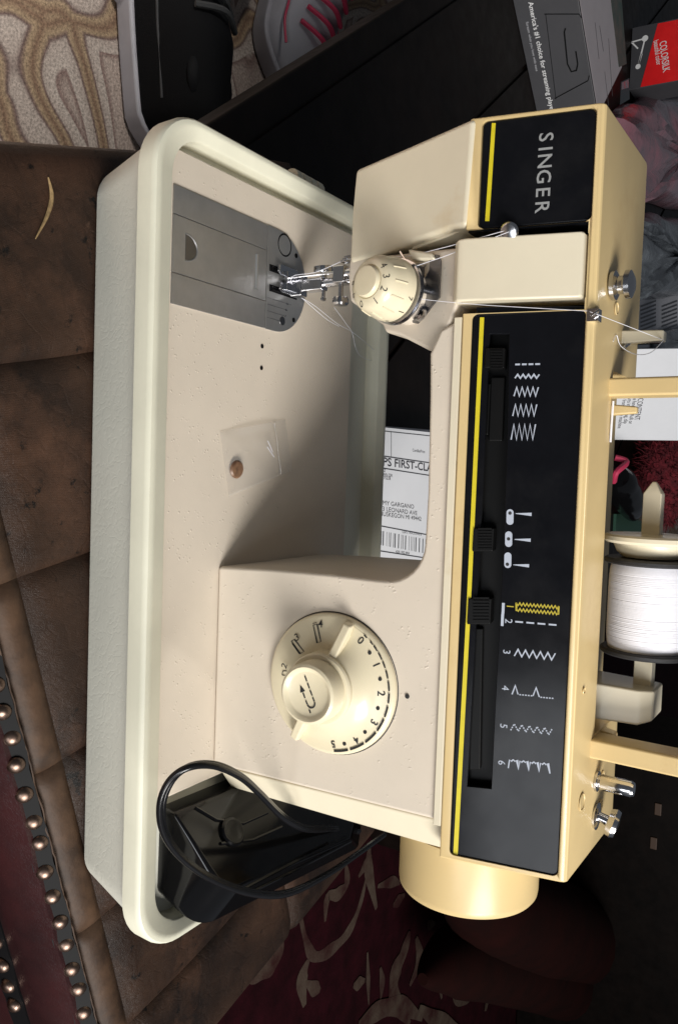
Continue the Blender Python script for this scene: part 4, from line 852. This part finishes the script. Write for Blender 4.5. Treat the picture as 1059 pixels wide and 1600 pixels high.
# printed leaflet
lq = [onz(x, y, TT+.004) for x, y in ((960, 472), (955, 545), (1110, 540), (1110, 452))]
lf = tag(obj('leaflet', G().prism(lq, (0, 0, .0015)), 'paper_grey'), 'grey printed leaflet on the table next to the dark plastic sack', 'leaflet')
for r_ in range(7):
    for k in range(2):
        x0 = 1000+k*33; y0 = 470+r_*6.2; g = G(); g.ribbon([onz(x0, y0+9, TT+.0062), onz(x0+24, y0, TT+.0062)], .004, ZA, .0001); obj('printed_line', g, 'grey_card', lf, smooth=False)
pack('dark_pouch', [(1015, 520), (1015, 548), (1060, 552), (1080, 535), (1060, 512)], TT+.006, TT+.03, 'grey_plastic', 'small black pouch lying on the grey leaflet', 'pouch', 5, .003)
# bright instruction sheet, propped on a book
sx = [(958, 546), (958, 687), (1120, 689), (1120, 544)]
pn = unit((.55, -.60, .60)); pc0 = onz(1000, 615, TT+.06)
shp = [onpl(x, y, pc0, pn) for x, y in sx]
low_ = min(p[2] for p in shp)
sh = thing('instruction_card', onz(1000, 615, TT), 'bright white instruction card propped behind the carry handle', 'card')
g = G(); g.prism(shp, -pn*.003); card = obj('card_sheet', g, 'paper', sh, smooth=False)
lo2 = [p for p in shp]; ctr = sum(shp)/4
g = G(); g.prism([ctr+np.array((-.03, .02, 0))-pn*.004, ctr+np.array((.03, .02, 0))-pn*.004, np.array((ctr[0]+.03, ctr[1]+.16, TT)), np.array((ctr[0]-.03, ctr[1]+.16, TT))], (0, .004, 0)); obj('card_prop', g, 'paper_grey', sh)
ex_ = unit(onpl(1000, 640, pc0, pn)-onpl(1000, 615, pc0, pn)); ey_ = unit(np.cross(pn, ex_)); 
for t, x, y, h in (('CONTENT', 1000, 622, .012), ('the function. Roll or', 992, 618, .009), ('parts in the bag, slip', 984, 618, .009), ('to front of the machine', 976, 618, .009)):
    o = onpl(x, y, pc0+pn*.0005, pn); d2 = unit(onpl(x-5, y+28, pc0+pn*.0005, pn)-o); obj('card_text', add_text(G(), t, h, o, d2, np.cross(pn, d2), align='LEFT', squeeze=.62), 'label_ink', card, smooth=False)
# red fluffy toy with a black shoe-like foot, green card
ctr = onz(1035, 735, TT+.06); rnd = np.random.RandomState(4); g = G()
g.sphere(ctr+np.array((.0, .02, 0)), (.125, .09, .062), 26, 16)
for k in range(2600):
    a = rnd.rand()*6.283; b_ = math.asin(rnd.rand()*1.9-.9); n_ = np.array((math.cos(b_)*math.cos(a), math.cos(b_)*math.sin(a), math.sin(b_))); p = ctr+np.array((0, .02, 0))+n_*np.array((.124, .089, .061)); q = p+(n_+rnd.randn(3)*.6)*.014; sd = unit(np.cross(n_, rnd.randn(3)))*.0016
    g.add([p-sd, p+sd, q], [(0, 1, 2)])
tag(obj('red_fluffy_toy', g, 'red_fluff'), 'dark red fluffy toy lying beyond the thread spool', 'toy')
g = G(); q = onz(965, 725, TT+.02); g.tube([onz(960, 715, TT+.05), onz(978, 722, TT+.07), onz(962, 738, TT+.06), onz(958, 752, TT+.05)], .006, 8); tag(obj('pink_strap', g, 'pink_strap'), 'bright pink strap curling beside the red fluffy toy', 'strap')
g = G(); a = onz(970, 760, TT+.035); b_ = onz(990, 805, TT+.035); g.tube([onz(964, 745, TT+.04), a, onz(984, 785, TT+.035), onz(988, 806, TT+.03)], [.022, .034, .036, .034, .026, .014], 18); tag(obj('black_bottle', g, 'black_gloss'), 'glossy black rounded bottle lying below the red fluffy toy', 'bottle')
g = G(); g.prism([onz(x, y, TT+.0002) for x, y in ((958, 803), (956, 845), (1008, 850), (1006, 800))], (0, 0, .006)); tag(obj('green_card', g, 'green_card'), 'dark green card under the glossy black bottle', 'card')
# ================================================================== SHOES ON THE CARPET
def shoe(name, label, toe, heel, wd, mats, lace, hgt=.10, rot=0):
    T = np.array(toe); H_ = np.array(heel); ax = unit(T-H_); L_ = np.linalg.norm(T-H_); sd = np.array((-ax[1], ax[0], 0)); r = thing(name, (T+H_)/2, label, 'shoe')
    n = 28
    def outl(k, grow): # outline width along the length
        t = k/n; w = wd*(.36+.26*math.sin(math.pi*min(1, t*1.15)*.5)+.0)*(1-max(0, (t-.78)/.22)**2.4*.95)*(1-max(0, (.12-t)/.12)**2*.8)
        return w*grow+.0005
    def rings(z0, z1, g0, g1):
        R0, R1 = [], []
        for grow, z, R in ((g0, z0, R0), (g1, z1, R1)):
            for k in range(n+1): R.append(H_+ax*L_*k/n+sd*outl(k, grow)+ZA*z)
            for k in range(n, -1, -1): R.append(H_+ax*L_*k/n-sd*outl(k, grow)+ZA*z)
        return R0, R1
    a, b_ = rings(.001, .028, 1.0, 1.06); g = G(); g.loft([a, b_]); obj('sole', g, mats[1], r, .004)
    secs = []
    for k in range(n+1):
        t = k/n; w = outl(k, .97); hh = .030+hgt*(.92 if t < .42 else max(.25, .92-(t-.42)*1.35))*(1-max(0, (t-.86)/.14)**2*.8)*(.85+.15*min(1, t/.1))
        p = H_+ax*L_*(.01+.975*t); secs.append([p+sd*(w*math.cos(q_))+ZA*(.027+max(0, math.sin(q_))*(hh-.027)*(1.)) for q_ in np.linspace(0, math.pi, 13)])
    g = G(); g.loft(secs); up = obj('upper', g, mats[0], r)
    p = H_+ax*L_*.24; g = G(); g.lathe([(.001, 0), (wd*.42, .0)], p+ZA*(hgt*.93+.027), (0, 0, 1), 24); g = G(); g.sphere(p+ZA*(.016+hgt*.86), (wd*.34, wd*.34, .010), 20, 8); obj('collar_opening', g, 'black_matte', r)
    g = G()
    for k in range(5):
        t = .48+.07*k; hh = .033+hgt*max(.25, .92-(t-.42)*1.35); w = outl(int(t*n), .55); q0 = H_+ax*L_*t; g.tube([q0+sd*w+ZA*(hh*.90), q0+ax*.004+ZA*(hh+.004), q0-sd*w+ZA*(hh*.90)], .0035, 6)
    obj('laces', g, lace, r)
    g = G(); pts = [H_+ax*L_*t+sd*outl(int(t*n), 1.0)*math.cos(.5)+ZA*(.027+math.sin(.5)*(.02+hgt*.5)) for t in np.linspace(.15, .8, 9)]; g.tube(pts, .0018, 6); pts = [H_+ax*L_*t-sd*outl(int(t*n), 1.0)*math.cos(.45)+ZA*(.027+math.sin(.45)*(.02+hgt*.5)) for t in np.linspace(.15, .9, 9)]; g.tube(pts, .0018, 6); obj('side_stitching', g, lace, r); return r
sh1h = onz(235, 250, FL); sh1t = onz(245, -30, FL); dv = unit(sh1t-sh1h)
shoe('black_shoe', 'black fabric shoe with white sole on the beige carpet', sh1h+dv*.285+ZA*0, sh1h, .105, ('shoe_black', 'shoe_white'), 'stitch_grey', .085)
a = onz(420, 165, FL); b_ = onz(465, -70, FL); dv = unit(b_-a)
shoe('white_sneaker', 'white sneaker with pink laces half hidden by the table edge', a+dv*.02, a+dv*.30, .10, ('shoe_white', 'shoe_white'), 'shoe_pink', .075)
a = onz(170, -8, FL); dv = unit((-.5, .6, 0)); shoe('white_shoe', 'white shoe tip at the far edge of the beige carpet', a, a+dv*.26, .095, ('shoe_white', 'shoe_white'), 'stitch_grey', .07)
# ================================================================== DARK FURNITURE AT THE RIGHT
def yb(x, y, Y): return ony(x, y, Y)
CBY = 1.75; q0 = yb(900, 1080, CBY); q1 = yb(900, 1700, CBY)
cab = thing('dark_cabinet', (1.9, CBY+.2, FL), 'near-black cabinet with two small brass label frames beyond the table', 'cabinet')
g = G(); g.box((.86, CBY, FL+.008), (2.9, CBY+.4, .45)); obj('cabinet_body', g, 'dark_wood', cab, .004)
for x, y in ((1027, 1265), (1020, 1318)):
    p = yb(x, y, CBY-.004); g = G(); g.box((p[0]-.015, CBY-.004, p[2]-.008), (p[0]+.015, CBY-.0005, p[2]+.008)); obj('label_frame', g, 'brass_dull', cab, .002)
g = G(); Z0 = FL+.14
g.tube([onz(x, y, Z0) for x, y in ((700, 1380), (760, 1415), (830, 1440), (920, 1470), (1010, 1500), (1120, 1530))], [.01, .09, .115, .12, .12, .13], 20, 8); tag(obj('red_bolster', g, 'dark_red_cloth'), 'dark red rolled cloth on the floor nearer the cabinet', 'cloth')
g = G(); g.tube([onz(x, y, FL+.11) for x, y in ((660, 1530), (720, 1500), (800, 1505), (880, 1530), (960, 1570), (1060, 1620))], [.01, .07, .09, .10, .10, .10], 20, 8); tag(obj('red_blanket', g, 'dark_red_cloth'), 'dark red rolled blanket on the rug beside the hand wheel', 'blanket')
